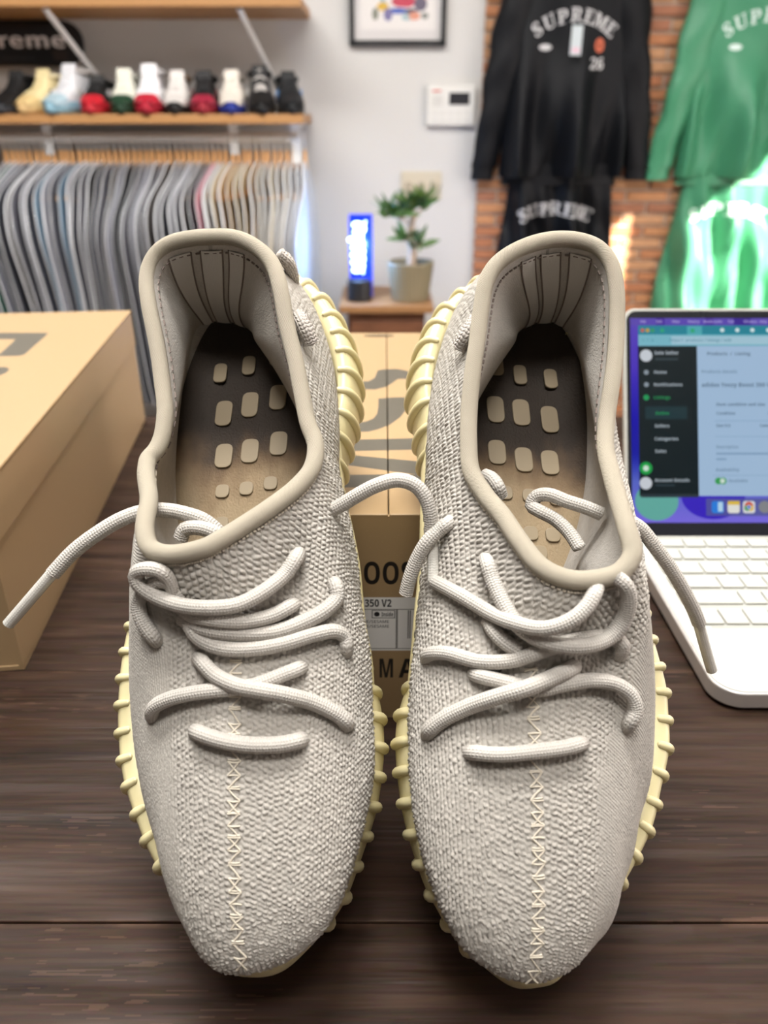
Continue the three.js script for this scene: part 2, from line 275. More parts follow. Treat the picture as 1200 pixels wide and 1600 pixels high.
    return loc(u + n.x * h, v + n.y * h, w + n.z * h);
  }, true, (i, j) => { const k = (j * NS + i) * 3; const sgn = Math.sign(bare[k + 1] - seamV(bare[k])); return [(bare[k + 1] + sgn * (70 - bare[k + 2]) * 0.6) / 40, bare[k] / 40]; }, true);
  mesh('upper', upper, M_knit, T, 'light grey chunky knit upper');
  // ---- lining: the inner face of the upper, padded round the heel
  const NL = 320, ML = 60;
  const linWall = (fs, t, extra = 0) => {               // the inner face of the upper, 3 mm in
    const i = fs * NS, tt = lerp(0.995, 0.10, Math.min(1, t)), a = at(i, tt), ps = at(i + 3, tt), ms = at(i - 3, tt), pt = at(i, Math.min(1, tt + 0.02)), mt = at(i, tt - 0.02);
    const n = V3(ps[0] - ms[0], ps[1] - ms[1], ps[2] - ms[2]).cross(V3(pt[0] - mt[0], pt[1] - mt[1], pt[2] - mt[2])).normalize().multiplyScalar(-D.turn), d = extra - 3 - 1.5 * smooth(0.5, 1, t), fo = D.fold[2] * Math.exp(-Math.pow((fs - D.fold[0]) / D.fold[1], 2)) * smooth(0, 0.7, t);
    return [a[0] + n.x * d, a[1] + n.y * d + fo, a[2] + n.z * d];
  };
  const linAt = (fs, t, extra = 0) => {                  // round the heel a thick pad runs down to the footbed
    const w0 = linWall(fs, t, extra), sc = fs > 0.5 ? fs - 1 : fs, k = 1 - smooth(0.13, 0.24, Math.abs(sc)); if (k <= 0) return w0;
    const q = linWall(fs, 0), th = clamp(sc / 0.20, -1.15, 1.15) * Math.PI / 2, cs = Math.sign(Math.cos(th)) * Math.pow(Math.abs(Math.cos(th)), 0.62), sn = Math.sign(Math.sin(th)) * Math.pow(Math.abs(Math.sin(th)), 0.85);
    const I = [D.heel[0] + D.heel[2] * cs, D.heel[1] + D.heel[3] * sn], e = Math.pow(smooth(-0.25, 1.0, t) - smooth(-0.25, 1, 0), 1) / (1 - smooth(-0.25, 1, 0)), inn = V3(-cs, -sn * 0.8, 0).normalize();
    const pad = 3.0 * Math.sin(Math.PI * clamp(t, 0, 1)) - extra, p = [lerp(q[0], I[0], e) + inn.x * pad, lerp(q[1], I[1], e) + inn.y * pad, lerp(q[2], 27, Math.min(1, t))];
    return p.map((x, j) => lerp(w0[j], x, k));
  };
  mesh('lining', gridGeo(NL, ML, (i, j) => { const p = linAt(i / NL, j / (ML - 8)); if (j > ML - 8) p[2] = lerp(p[2], 20, (j - ML + 8) / 7); return loc(...p); }, true, (i, j) => [i / NL * 14, j / ML * 1.6]), M_lining, T, 'grey fleecy lining');
  // three smooth stripes down the padded heel
  for (const c of D.stripes) {
    const hw = 0.0090;
    mesh('heel_stripe', gridGeo(9, 40, (i, j) => { const q = j / 39, f = lerp(c[0], c[1], q) + (i / 8 - 0.5) * 2 * hw * lerp(1, 1.75, q) * D.turn; return loc(...linAt((f + 1) % 1, lerp(0.04, 0.99, q), -0.35 - 0.35 * Math.sin(Math.PI * i / 8))); }), M_stripe, T, 'flat smooth stripe on the heel lining');
    for (const e of [-1, 1]) mesh('stripe_edge', tube(Array.from({ length: 14 }, (_, j) => { const q = j / 13, f = lerp(c[0], c[1], q) + e * hw * 1.05 * lerp(1, 1.75, q); return LV(...linAt((f + 1) % 1, lerp(0.04, 0.99, q), -0.3)); }), 0.00035, 5, 0.002), M_stitchDark, T);
  }
  // ---- binding round the collar, with its stitches
  const ring = []; for (let i = 0; i < 120; i++) { const c = C[Math.floor(i * NS / 120)]; ring.push(LV(c.x, c.y, c.z)); }
  mesh('collar_binding', tube(ring, 0.0030, 14, 0.0012, true).scale(1, 1, 1), M_binding, T, 'tan bound edge round the collar opening');
  const st = [], st2 = [];
  for (let i = 0; i < 150; i++) {
    const f0 = i / 150, f1 = (i + 0.55) / 150, sc = Math.min(f0, 1 - f0);
    if (sc < 0.2) { const a = linAt(f0, 0.060, -0.4), b = linAt(f1, 0.060, -0.4); st.push(tube([LV(...a), LV(...b)], 0.00038, 5, 0.002)); }
    else { const te = (f) => 1 - 3.9 / paths[Math.floor(f * NS) % NS].L, a = at(f0 * NS, te(f0)), b = at(f1 * NS, te(f1)), a2 = linAt(f0, (1 - te(f0)) * 1.25, -0.3), b2 = linAt(f1, (1 - te(f1)) * 1.25, -0.3); st2.push(tube([LV(a[0], a[1], a[2] + 0.7), LV(b[0], b[1], b[2] + 0.7)], 0.00045, 5, 0.002)); st2.push(tube([LV(...a2), LV(...b2)], 0.00045, 5, 0.002)); }
  }
  mesh('binding_stitching', mergeGeometries(st), M_stitchDark, T, 'dark stitches under the heel binding').userData.kind = 'stuff';
  mesh('binding_stitching', mergeGeometries(st2), M_thread, T, 'cream stitches along the front binding').userData.kind = 'stuff';
  // ---- insole with foam windows
  const ins = inward(Mx, 1.6), cx = D.sole.reduce((a, p) => a + p[1], 0) / D.sole.length;
  const insW = (u, v) => 22.5 + 2.5 * smooth(120, 200, u);
  const insole = mesh('insole', gridGeo(240, 24, (i, j) => { const p = ins[i * 6], r = j / 23, u = lerp(150, p[0], r), v = lerp(cx, p[1], r); return loc(u, v, insW(u) + 9 * Math.pow(r, 7)); }, true, (i, j) => { const p = ins[i * 6], r = j / 23; return [lerp(cx, p[1], r) / 100 + 0.5, lerp(150, p[0], r) / 300]; }), M_insole, T, 'worn brown insole with shade painted in at the heel');
  const dish = (u, v) => { const an = Math.atan2(v - cx, u - 150); let best = 9, rr = 0; for (const p of ins) { const d = Math.abs(Math.atan2(Math.sin(Math.atan2(p[1] - cx, p[0] - 150) - an), Math.cos(Math.atan2(p[1] - cx, p[0] - 150) - an))); if (d < best) { best = d; rr = Math.hypot(u - 150, v - cx) / Math.hypot(p[0] - 150, p[1] - cx); } } return 9 * Math.pow(Math.min(1, rr + 0.03), 7); };
  for (const [u, v, a, b] of D.dots) {
    const g = new RoundedBoxGeometry(a / 1000, 0.0009, b / 1000, 3, 0.00044); const sh = new THREE.Shape(), w = a / 1000, h = b / 1000, r = Math.min(w, h) * 0.42;
    sh.moveTo(-w / 2 + r, -h / 2); sh.lineTo(w / 2 - r, -h / 2); sh.quadraticCurveTo(w / 2, -h / 2, w / 2, -h / 2 + r); sh.lineTo(w / 2, h / 2 - r); sh.quadraticCurveTo(w / 2, h / 2, w / 2 - r, h / 2); sh.lineTo(-w / 2 + r, h / 2); sh.quadraticCurveTo(-w / 2, h / 2, -w / 2, h / 2 - r); sh.lineTo(-w / 2, -h / 2 + r); sh.quadraticCurveTo(-w / 2, -h / 2, -w / 2 + r, -h / 2);
    const e = new THREE.ExtrudeGeometry(sh, { depth: 0.0004, bevelEnabled: true, bevelSize: 0.0003, bevelThickness: 0.0003, bevelSegments: 2, curveSegments: 6 }).rotateX(-Math.PI / 2);
    mesh('foam_window', e.translate(v / 1000, (insW(u) + dish(u, v) + 0.15) / 1000, -u / 1000), M_foam, insole);
  }
  // ---- rubber sole with its ribs
  const soleIn = inward(sole, 1), prof = 15;
  const sNorm = (i) => { const a = sole[(i + NS - 8) % NS], b = sole[(i + 8) % NS], tx = b.x - a.x, ty = b.y - a.y, l = Math.hypot(tx, ty); return [-ty / l * D.turn, tx / l * D.turn]; };   // outward
  const bulge = (i, f) => { const p = sole[i], t = soleTop(p.x), b = soleBottom(p.x), n = sNorm(i), a = f * Math.PI, h = (t - b) / 2, o = Math.pow(Math.sin(a), 0.6) * 7 - 8.6; return [p.x + n[0] * o, p.y + n[1] * o, (t + b) / 2 - Math.cos(a) * h]; };
  const S1 = 720, rim = inward(Mx, 1.2);
  const rows = [];
  const soleGeo = gridGeo(S1, prof + 3, (i, j) => { const k = i * 2; if (j === 0) { const p = bulge(k, 0); return loc(lerp(p[0], 150, 0.3), lerp(p[1], cx, 0.3), p[2]); } if (j > prof) { const q = rim[k]; return loc(q[0], q[1], j === prof + 2 ? 15 : soleTop(q[0]) - 2); }  return loc(...bulge(k, (j - 1) / (prof - 1))); }, true, (i, j) => [i / S1 * 8, j / prof * 0.4], true);
  const soleMesh = mesh('sole', soleGeo, M_rubber, T, 'cream translucent rubber sole');
  let L = 0; for (let i = 0; i < NS; i++) L += sole[i].distanceTo(sole[(i + 1) % NS]);
  const pitch = L / Math.round(L / D.ribPitch); let acc = pitch * D.ribPhase;
  for (let i = 0, d = 0; i < NS; i++) {
    d += sole[i].distanceTo(sole[(i + 1) % NS]);
    if (d >= acc) { acc += pitch; if (sole[i].x < 22) continue; const pts = []; for (let q = 0; q <= 10; q++) { const f = 0.12 + 0.88 * q / 10; pts.push(LV(...bulge(i, f))); } mesh('rib', tube(pts, 0.0020, 12, 0.0016, false, 1, true, (x) => 0.55 + 0.45 * Math.pow(Math.sin(Math.PI * clamp(x, 0.02, 0.98)), 0.5)), M_rubber, soleMesh); }
  }
  return { T, top, at, LV, loc, linAt, seamV, NS, C };
}
[[-0.047, -0.004, -0.158], [0.0265, 0.6494, -0.7599], [0.9915, 0.0795, 0.1026], [-0.127, 0.7562, 0.6418]]
[[0.0465, -0.004, -0.1535], [-0.0265, 0.6494, -0.7599], [0.9915, -0.0795, -0.1026], [0.127, 0.7562, 0.6418]]
const DATA_LEFT = {
  T: [-0.047, -0.004, -0.158], U: [0.02654, 0.64945, -0.75994], V: [0.99155, 0.07948, 0.10255], W: [-0.12701, 0.75624, 0.64185], turn: -1, side: -1, ribPitch: 10.4, ribPhase: 0.3,
  sole: P(`293,-8 290,3 284,12 275,21 262,28 251,32 239,34 229,34 219,33 209,31 200,29 185,28 165,29 145,32 128,37 111,43 105,45.5 90,48 81,48 64,46 54,43 45,40 34,36 28,32 18,23 11.5,15 10,6 11,-3 17,-10 24,-16 32,-23 40,-31 49,-38 59,-44 73,-51 88,-55 96,-56.5 115,-58 131,-57 150,-55 175,-53 200,-51 225,-50 250,-47 268,-41 281,-31 290,-19`), aSole: [0, 12, 26, 39],
  upper: P(`280,-8 272,7 262,15 248,21 233,25 208,28 188,29 172,33 154,37 131,40 118,43 92,45 76,46 63,44 54,42 43,39 33,35 26,30 20,22 16,12 15,4 16,-2 20,-7 26,-12 31,-16 40,-22 50,-27 59,-32 75,-38 91,-42 104,-44 118,-45 129,-46 150,-47 175,-47 200,-46 225,-45 245,-42 262,-36 275,-24`), aUpper: [0, 7, 20, 33],
  collar: P(`263.6,-15.1,83.0 262.2,-5.4,83.0 257.5,3.2,82.0 250.0,9.5,81.0 239.5,13.0,80.0 226.5,15.6,77.0 211.9,19.3,74.0 199.7,22.0,72.0 188.1,24.7,71.0 179.9,27.9,71.0 170.1,27.8,73.0 161.8,24.0,76.0 151.9,16.5,81.0 143.3,8.0,85.0 139.4,3.9,87.0 136.4,-0.5,88.0 134.5,-11.5,88.0 137.1,-18.6,87.0 144.2,-22.0,86.0 155.5,-23.9,82.0 166.8,-28.4,78.0 174.6,-30.0,75.0 180.1,-27.9,73.0 192.4,-27.3,73.0 205.2,-29.7,74.0 218.3,-32.5,76.0 227.2,-34.7,78.0 237.4,-37.3,80.0 248.5,-39.1,81.0 256.6,-37.3,82.0 261.4,-32.0,83.0 263.5,-23.9,83.0`), aCollar: [0, 9, 14, 18],
};
const DATA_RIGHT = {
  T: [0.0465, -0.004, -0.1535], U: [-0.02654, 0.64945, -0.75994], V: [0.99155, -0.07948, -0.10255], W: [0.12701, 0.75624, 0.64185], turn: -1, side: 1, ribPitch: 10.4, ribPhase: 0.6,
  sole: P(`292,9 288,20 278,32 264,41 250,46 225,49 200,50 175,53 155,57 139,60 124,62 107,64 98,63 88,62 79,59 70,55 60,51 51,45 40,36 30,26 21,17 16,13 11.5,8 10.8,1 10.5,-6 15,-13 19,-18 27,-26 34,-30 41,-34 53,-38 64,-41 81,-43 95,-43 104,-41 114,-37 130,-32 150,-28 170,-26 190,-27 207,-30 218,-31 228,-33 236,-33 249,-31 261,-27 272,-21 279,-14 286,-5`), aSole: [0, 8, 23, 38],
  upper: P(`280,8 275,22 264,36 250,42 232,46 202,48 175,49 150,49 128,48 115,48 100,48 90,47 71,43 61,38 49,33 42,28 31,22 26,16 20,8 17,0 17,-8 20,-17 24,-23 30,-28 38,-32 49,-36 63,-39 73,-40 91,-40 106,-39 120,-37 136,-35 158,-32 172,-31 187,-30 212,-28 231,-25 249,-20 262,-14 273,-4`), aUpper: [0, 7, 19, 33],
  collar: P(`262.6,11.5,83.0 263.5,22.1,83.0 260.6,30.2,83.0 254.3,34.7,82.0 244.9,36.4,80.0 232.7,36.1,77.0 218.6,34.2,75.0 205.5,31.2,74.0 192.9,28.1,73.0 180.3,25.0,75.0 168.7,23.7,79.0 157.6,22.8,83.0 145.0,22.3,87.0 137.1,22.1,88.0 131.3,17.1,88.0 128.7,8.1,88.0 129.3,0.5,87.0 133.5,-6.1,85.0 142.0,-10.6,82.0 152.9,-14.6,78.0 162.2,-18.8,74.0 171.6,-22.1,72.0 182.5,-22.2,72.0 194.4,-21.4,73.0 207.4,-19.8,75.0 220.8,-17.5,77.0 233.2,-15.6,79.0 243.1,-13.5,81.0 251.0,-8.8,82.0 257.4,-0.3,83.0`), aCollar: [0, 12, 16, 22],
};
// [[15.0, 10.0, 30.0], [38.0, 10.0, 45.0], [75.0, 8.0, 55.0], [94.0, 8.0, 60.0], [124.0, 7.0, 70.0]]
// [[16.0, -5.0, 30.0], [41.0, -7.0, 45.0], [78.0, -7.0, 55.0], [97.0, -7.0, 60.0], [119.0, -6.0, 70.0]]
Object.assign(DATA_LEFT, { label: 'light grey knit sneaker beside the large carton, with one lace end held out leftwards', seam: [8, 5], stripes: [[-0.026, -0.052], [0.0, -0.006], [0.026, 0.040]], dots: [], fineK: 0.08, heel: [232, -26, 32, 17], fold: [0.72, 0.045, 14] });
Object.assign(DATA_RIGHT, { label: 'light grey knit sneaker beside the laptop, one lace end hanging over the keyboard', seam: [-6, -7], stripes: [[-0.026, -0.040], [0.0, 0.006], [0.026, 0.052]], dots: [], fineK: 0.42, heel: [232, 26, 33, 16], fold: [0.275, 0.06, -22] });
P('239,-27 243,-15 247,-3').forEach(([u, v]) => DATA_LEFT.dots.push([u, v, 5.2, 9]));
P('220,-24 224,-13 227,-1').forEach(([u, v]) => DATA_LEFT.dots.push([u, v, 6.6, 11.5]));
P('200,-22 202,-11 205,1').forEach(([u, v]) => DATA_LEFT.dots.push([u, v, 6.8, 10.5]));
P('184,-21 185,-11 187,-1').forEach(([u, v]) => DATA_LEFT.dots.push([u, v, 5.2, 5.4]));
P('170,-20 169,-10 171,1 156,-17 155,-8 156,2').forEach(([u, v]) => DATA_LEFT.dots.push([u, v, 5.2, 5.2]));
P('244,5 240,15 238,28').forEach(([u, v]) => DATA_RIGHT.dots.push([u, v, 5.2, 9]));
P('223,3 222,14 219,26').forEach(([u, v]) => DATA_RIGHT.dots.push([u, v, 6.8, 12]));
P('203,2 200,13 199,24').forEach(([u, v]) => DATA_RIGHT.dots.push([u, v, 6.8, 10.5]));
P('185,4 184,14 183,25').forEach(([u, v]) => DATA_RIGHT.dots.push([u, v, 5.4, 5.4]));
P('168,13 167.5,22 160,16 168,3').forEach(([u, v]) => DATA_RIGHT.dots.push([u, v, 5.4, 5.4]));
const left = makeShoe(DATA_LEFT), right = makeShoe(DATA_RIGHT);
// ---------------------------------------------------------------- laces: points [u, v, w] in each shoe's own frame
const LACES = [[left, [
  P(`144.0,22.8,64.3 138.8,23.6,70.0 133.2,20.6,70.7 126.2,14.8,74.2 121.2,7.9,77.4 119.5,-0.2,80.3 120.6,-9.6,80.2 123.5,-17.9,81.2 126.7,-22.5,83.0 129.3,-22.9,85.0 130.1,-18.9,87.2 129.6,-14.5,86.7 128.0,-13.0,83.2 125.3,-13.1,78.3 122.8,-13.8,72.4`),
  P(`113.3,-22.8,60.7 113.0,-21.2,69.8 117.2,-24.2,72.4 122.3,-25.7,74.7 125.6,-23.6,77.8 127.3,-19.0,81.0 127.8,-14.4,83.1 127.0,-13.6,79.8`),
  P(`127.5,21.3,57.7 123.6,21.7,66.2 120.0,16.9,68.7 117.2,8.9,72.7 117.0,-0.3,76.0 119.2,-8.1,75.5 122.7,-11.3,76.5 125.4,-12.4,78.0`),
  P(`135.6,32.6,55.0 132.2,35.6,60.8 128.6,36.1,60.2 123.8,33.1,62.1 119.1,26.4,64.1 115.2,17.9,66.9 113.9,8.5,70.2 114.3,-1.1,72.9 116.4,-7.7,72.7 118.8,-11.6,71.7`),
  P(`112.1,36.7,48.1 113.2,38.9,54.7 116.1,38.3,56.1 117.1,35.5,59.7 115.2,29.5,62.8 111.5,20.1,66.0 109.4,10.5,68.5 109.3,1.9,70.7 112.0,-5.1,71.4 115.9,-8.3,72.2 119.7,-10.1,72.1`),
  P(`109.0,-9.8,59.8 105.0,-4.3,69.1 101.0,0.2,69.0 97.5,8.1,70.0 96.4,14.2,70.0 95.6,21.6,66.9 94.2,30.2,59.8 91.5,36.7,55.3 89.4,39.5,52.2 88.2,37.7,44.1`),
  P(`107.0,24.3,54.2 104.0,24.7,63.1 101.9,20.5,64.6 98.7,12.8,65.6 97.2,5.1,66.9 95.9,-4.9,67.7 94.2,-15.0,65.4 92.2,-20.7,62.6 90.3,-23.0,58.5 90.1,-23.9,51.1`),
  P(`86.1,-10.0,54.9 83.8,-4.0,64.9 81.8,3.1,65.2 80.7,11.9,64.0 81.3,21.3,61.6 82.5,25.7,59.8 84.3,26.1,50.5`),
  P(`147.9,-18.3,66.0 150.4,-16.5,68.0 150.8,-12.3,69.0 149.7,-6.9,68.0 147.6,-2.9,66.0`),
  P(`148.2,-3.8,62.0 150.8,-5.8,65.0 153.8,-10.1,68.0 155.5,-16.0,70.0 156.6,-23.0,71.0 155.9,-30.1,72.0 152.9,-37.1,73.0 147.5,-45.4,73.0 141.8,-52.9,72.0 134.6,-60.1,70.0`),
  P(`159.5,31.3,59.6 160.4,35.5,61.8 163.0,42.6,65.2 165.4,49.4,67.4 166.8,56.4,67.9 165.4,61.9,66.5 162.1,65.2,64.1 157.5,66.7,60.5 152.3,67.0,55.8`),
], [P(`153.5,67.1,56.3 144.9,67.1,53.1 136.9,67.1,50.1`), P(`135.4,-59.7,70.3 127.4,-68.8,66.0 119.8,-78.3,61.0`)]], [right, [
  P(`83.1,-24.0,49.7 82.3,-24.2,58.9 81.3,-17.7,62.6 81.8,-6.6,65.7 82.7,2.2,66.4 83.6,6.0,65.9 85.1,11.6,56.3`),
  P(`108.6,10.0,63.0 105.2,4.3,71.3 102.4,-2.4,72.0 99.4,-10.7,71.7 97.8,-17.7,67.9 95.7,-26.0,60.1 92.7,-33.0,53.9 90.3,-36.0,49.7 88.9,-35.3,41.0`),
  P(`107.9,-21.9,53.6 104.9,-21.8,62.6 102.4,-14.7,65.7 99.8,-5.4,67.9 100.9,2.3,69.5 102.0,11.4,70.3 101.2,18.9,69.3 98.1,24.4,67.6 93.9,26.4,65.4 90.4,25.1,63.2 88.9,26.3,52.7`),
  P(`113.6,-34.5,42.7 114.3,-35.0,50.8 113.0,-30.6,57.9 109.2,-21.7,63.6 108.6,-12.7,68.1 110.6,-4.2,73.9 112.5,3.1,76.9 114.0,11.7,76.2 114.6,18.8,73.2 112.8,21.9,72.3 110.8,22.4,68.4 111.2,24.0,61.8`),
  P(`143.7,-17.4,65.2 138.9,-18.5,70.7 134.0,-17.5,70.9 125.2,-14.8,72.2 118.7,-11.8,73.8 113.1,-6.4,77.3 110.8,0.2,78.9 110.9,7.3,78.6 113.9,15.7,77.0 118.8,20.2,79.8 123.9,20.0,85.4 127.3,17.5,89.0 129.2,15.1,89.2`),
  P(`138.4,-32.5,53.3 130.8,-26.4,63.3 123.8,-18.6,68.2 118.8,-13.9,75.6 115.2,-6.4,82.3 116.6,0.3,86.1 120.0,4.9,88.0 123.8,7.7,88.7 126.5,9.4,87.5`),
  P(`122.7,-18.0,63.9 118.5,-17.2,66.5 114.4,-14.3,68.1 111.3,-10.3,68.9`),
  P(`176.9,-13.6,58.0 174.7,-11.7,60.0 171.1,-10.0,61.0 168.6,-8.2,58.0`),
  P(`159.5,24.3,66.0 161.8,18.9,66.0 164.4,12.7,65.0 167.6,7.3,63.0 168.0,3.9,60.0 165.4,2.7,58.0 162.9,3.9,60.0 159.0,9.6,61.0 153.8,13.6,62.0 148.1,16.0,63.0`),
  P(`159.4,-26.0,58.0 156.5,-28.7,61.4 154.4,-31.9,60.0 150.9,-35.6,58.0 146.2,-38.5,53.0 140.9,-40.4,48.0 136.8,-41.2,44.0`),
  P(`156.7,32.2,68.1 154.3,36.9,67.0 149.3,42.7,63.7 143.4,49.8,58.6 137.1,57.5,51.5 131.4,64.4,44.1 128.1,68.0,39.5`),
], [P(`129.5,67.5,40.0 122.1,73.9,30.5 114.6,80.4,21.1`)]]];
const PULL = [[left, [P(`255.5,11.2,80.0 254.9,13.5,77.0 256.3,13.4,68.0 256.8,11.7,60.0 255.7,9.2,56.0`), P(`266.7,5.1,31.0 230.4,19.7,73.3 226.2,21.8,72.6 222.9,23.2,69.2`)]], [right, [P(`267.5,-1.9,30.0 228.7,-17.9,75.5 224.2,-20.8,74.3 221.7,-22.9,70.2`)]]];
for (const [s, strands, tips] of LACES) {
  for (const q of strands) mesh('shoelace', tube(q.map((p) => s.LV(...p)), 0.00262, 14, 0.0014, false, 0.9), M_lace, s.T, 'round grey braided lace');
  for (const q of tips) mesh('aglet', tube(q.map((p) => s.LV(...p)), 0.0021, 12, 0.002), M_aglet, s.T, 'clear plastic lace tip');
}
for (const [s, straps] of PULL) for (const q of straps) mesh('pull_strap', tube(q.map((p) => s.LV(...p)), 0.0032, 12, 0.0008, false, 0.7, true, (x) => 1 + 0.07 * Math.sin(x * 70)), M_strap, s.T, 'knitted heel pull strap');
// crossed threads along the seam in the middle of each toe
for (const s of [left, right]) {
  const g = [];
  for (let u = 17, k = 0; u < 104; k++) {
    const c = s.seamV(u), st = 3.1 + 1.2 * hash(k, 2), wob = () => (rnd() - 0.5) * 0.7, pt = (a, b) => s.LV(u + a, c + b, s.top(u + a, c + b) + 0.55);
    const add = (...q) => g.push(tube(q, 0.00026 + 0.0001 * rnd(), 5, 0.0008));
    if (k % 3 !== 1) add(pt(0 + wob(), -1.7), pt(st / 2, wob()), pt(st, 1.8 + wob()));
    if (k % 3 !== 2) add(pt(0.2, 1.8 + wob()), pt(st / 2 + wob(), 0), pt(st, -1.7));
    add(pt(st, -1.9), pt(st + wob(), 0), pt(st, 1.9)); if (k % 2) add(pt(st + 0.6, -1.8), pt(st + 0.5, 0), pt(st + 0.7, 1.7));
    u += st;
  }
  const m = mesh('seam_threads', mergeGeometries(g), M_thread, s.T, 'cream crossed threads along the toe seam'); m.userData.kind = 'stuff';
  partNames(s.T);
}
// flat print on the carton lids, in metres on the lid
const LID_PRINT = [P(`-0.0238,-0.0286 -0.0120,-0.0312 -0.0081,-0.0391 -0.0063,-0.0557 -0.0017,-0.0586 0.0066,-0.0592 0.0123,-0.0557 0.0218,-0.0459 0.0212,-0.0312 0.0118,-0.0365 0.0071,-0.0365 0.0030,-0.0260 -0.0017,-0.0184 -0.0079,-0.0134 -0.0132,-0.0139 -0.0232,-0.0147`), P(`-0.0055,0.0044 0.0035,0.0021 0.0229,0.0009 0.0227,0.0055 0.0151,0.0101 0.0113,0.0167 0.0103,0.0275 0.0073,0.0378 0.0016,0.0496 -0.0051,0.0572 -0.0104,0.0609 -0.0236,0.0618 -0.0241,0.0516 -0.0120,0.0448 -0.0080,0.0398 -0.0060,0.0317 -0.0054,0.0189`), P(`-0.0391,0.0743 0.0288,0.0699 0.0277,0.0862 -0.0391,0.0902`), P(`-0.0397,0.0902 -0.0197,0.0942 0.0169,0.1028 0.0288,0.1058 0.0275,0.1246 0.0139,0.1190 0.0128,0.1179 0.0023,0.1150 -0.0197,0.1074 -0.0399,0.1028`), P(`-0.0384,0.1193 0.0256,0.1181 0.0263,0.1334 -0.0383,0.1334`)];
const LARGE_PRINT = [P(`-0.1571,-0.3290 -0.0519,-0.3175 -0.0515,-0.3045 -0.0516,-0.2496 -0.0544,-0.2463 -0.1248,-0.2486`), P(`-0.1482,-0.3066 -0.0726,-0.2984 -0.0707,-0.2535 -0.1278,-0.2561`), P(`-0.0577,-0.2047`)];
// ---------------------------------------------------------------- counter of dark stained planks
{
  // noise that repeats along x only, p cells long
  const nx = (x, y, p, k) => { const m = (q) => ((q % p) + p) % p, i = Math.floor(x), j = Math.floor(y), a = x - i, c = y - j, u = a * a * (3 - 2 * a), v = c * c * (3 - 2 * c); return lerp(lerp(hash(m(i), j, k), hash(m(i + 1), j, k), u), lerp(hash(m(i), j + 1, k), hash(m(i + 1), j + 1, k), u), v); };
  const nf = (x, y, p, o, k) => { let t = 0, a = 0.5, n = 0; for (let q = 0; q < o; q++) { t += a * nx(x, y, p, k + q); n += a; a *= 0.5; x *= 2; y *= 2; p *= 2; } return t / n; };
  const wood = (k) => dataTex(1024, 320, (x, y) => {
    const bend = 0.05 * nx(x * 3, y * 4, 3, 50 + k), yy = y + bend;
    const g = nf(x * 4, yy * 16, 4, 4, 51 + k), fine = nf(x * 16, yy * 110, 16, 3, 55 + k), pale = smooth(0.56, 0.74, nf(x * 5, yy * 22, 5, 4, 60 + k));
    const scratch = nx(x * 40, y * 230, 40, 66 + k) > 0.86 && nx(x * 5, y * 7, 5, 67 + k) > 0.66 ? 0.5 : 0;
    const e = Math.min(y, 1 - y), edge = (1 - smooth(0.0, 0.016, e)) * smooth(0.42, 0.62, nf(x * 24, y < 0.5 ? 3.3 : 8.3, 24, 3, 70 + k));
    const d = 0.58 + 0.6 * (g - 0.5) + 0.55 * (fine - 0.5) + 0.2 * pale + scratch + 0.7 * edge;
    return [Math.max(0.01, d * 0.048), Math.max(0.006, d * 0.027), Math.max(0.004, d * 0.018)];
  });
  const bump = dataTex(512, 256, (x, y) => { const q = 0.5 + 0.5 * (fbm(x * 6, y * 70, 4, 80) - 0.5) + 0.3 * (fbm(x * 20, y * 200, 2, 81) - 0.5); return [q, q, q]; });
  const rough = dataTex(256, 256, (x, y) => { const q = 0.5 + 0.5 * (fbm(x * 5, y * 30, 4, 85) - 0.45); return [q, clamp(q, 0.22, 0.8), q]; });
  const mats = [0, 1, 2, 3].map((k) => std(0xffffff, 1, { map: wood(k * 17), bumpMap: bump, bumpScale: 0.0005, roughnessMap: rough, specularIntensity: 0.22 }));
  const t = thing('counter', 'dark brown counter of wide planks carrying shoes, cartons and laptop', 'counter', [0, 0, 0]);
  const joints = [0.109, -0.039, -0.187, -0.335, -0.483, -0.631, -0.742];
  for (let i = 0; i < joints.length - 1; i++) {
    const a = joints[i], b = joints[i + 1], w = a - b - 0.0004, g = new RoundedBoxGeometry(2.4, 0.036, w, 2, 0.0006), uv = g.attributes.uv, p = g.attributes.position;
    for (let k = 0; k < p.count; k++) uv.setXY(k, (p.getX(k) + 1.2) / 0.5 + 0.37 * i, p.getZ(k) / w + 0.5);
    const m = mesh('plank', g, mats[i % 4], t); m.position.set(0, -0.018 - (i % 2 ? 0.0004 : 0), (a + b) / 2);
  }
  mesh('cabinet', mergeGeometries([box(2.3, 0.88, 0.02, 0, -0.49, -0.70), box(2.3, 0.88, 0.02, 0, -0.49, 0.03), box(0.02, 0.88, 0.72, -1.14, -0.49, -0.33), box(0.02, 0.88, 0.72, 1.14, -0.49, -0.33)]), std(lin(0.09, 0.06, 0.045), 0.6), t, 'plain dark body under the planks');
  partNames(t);
}
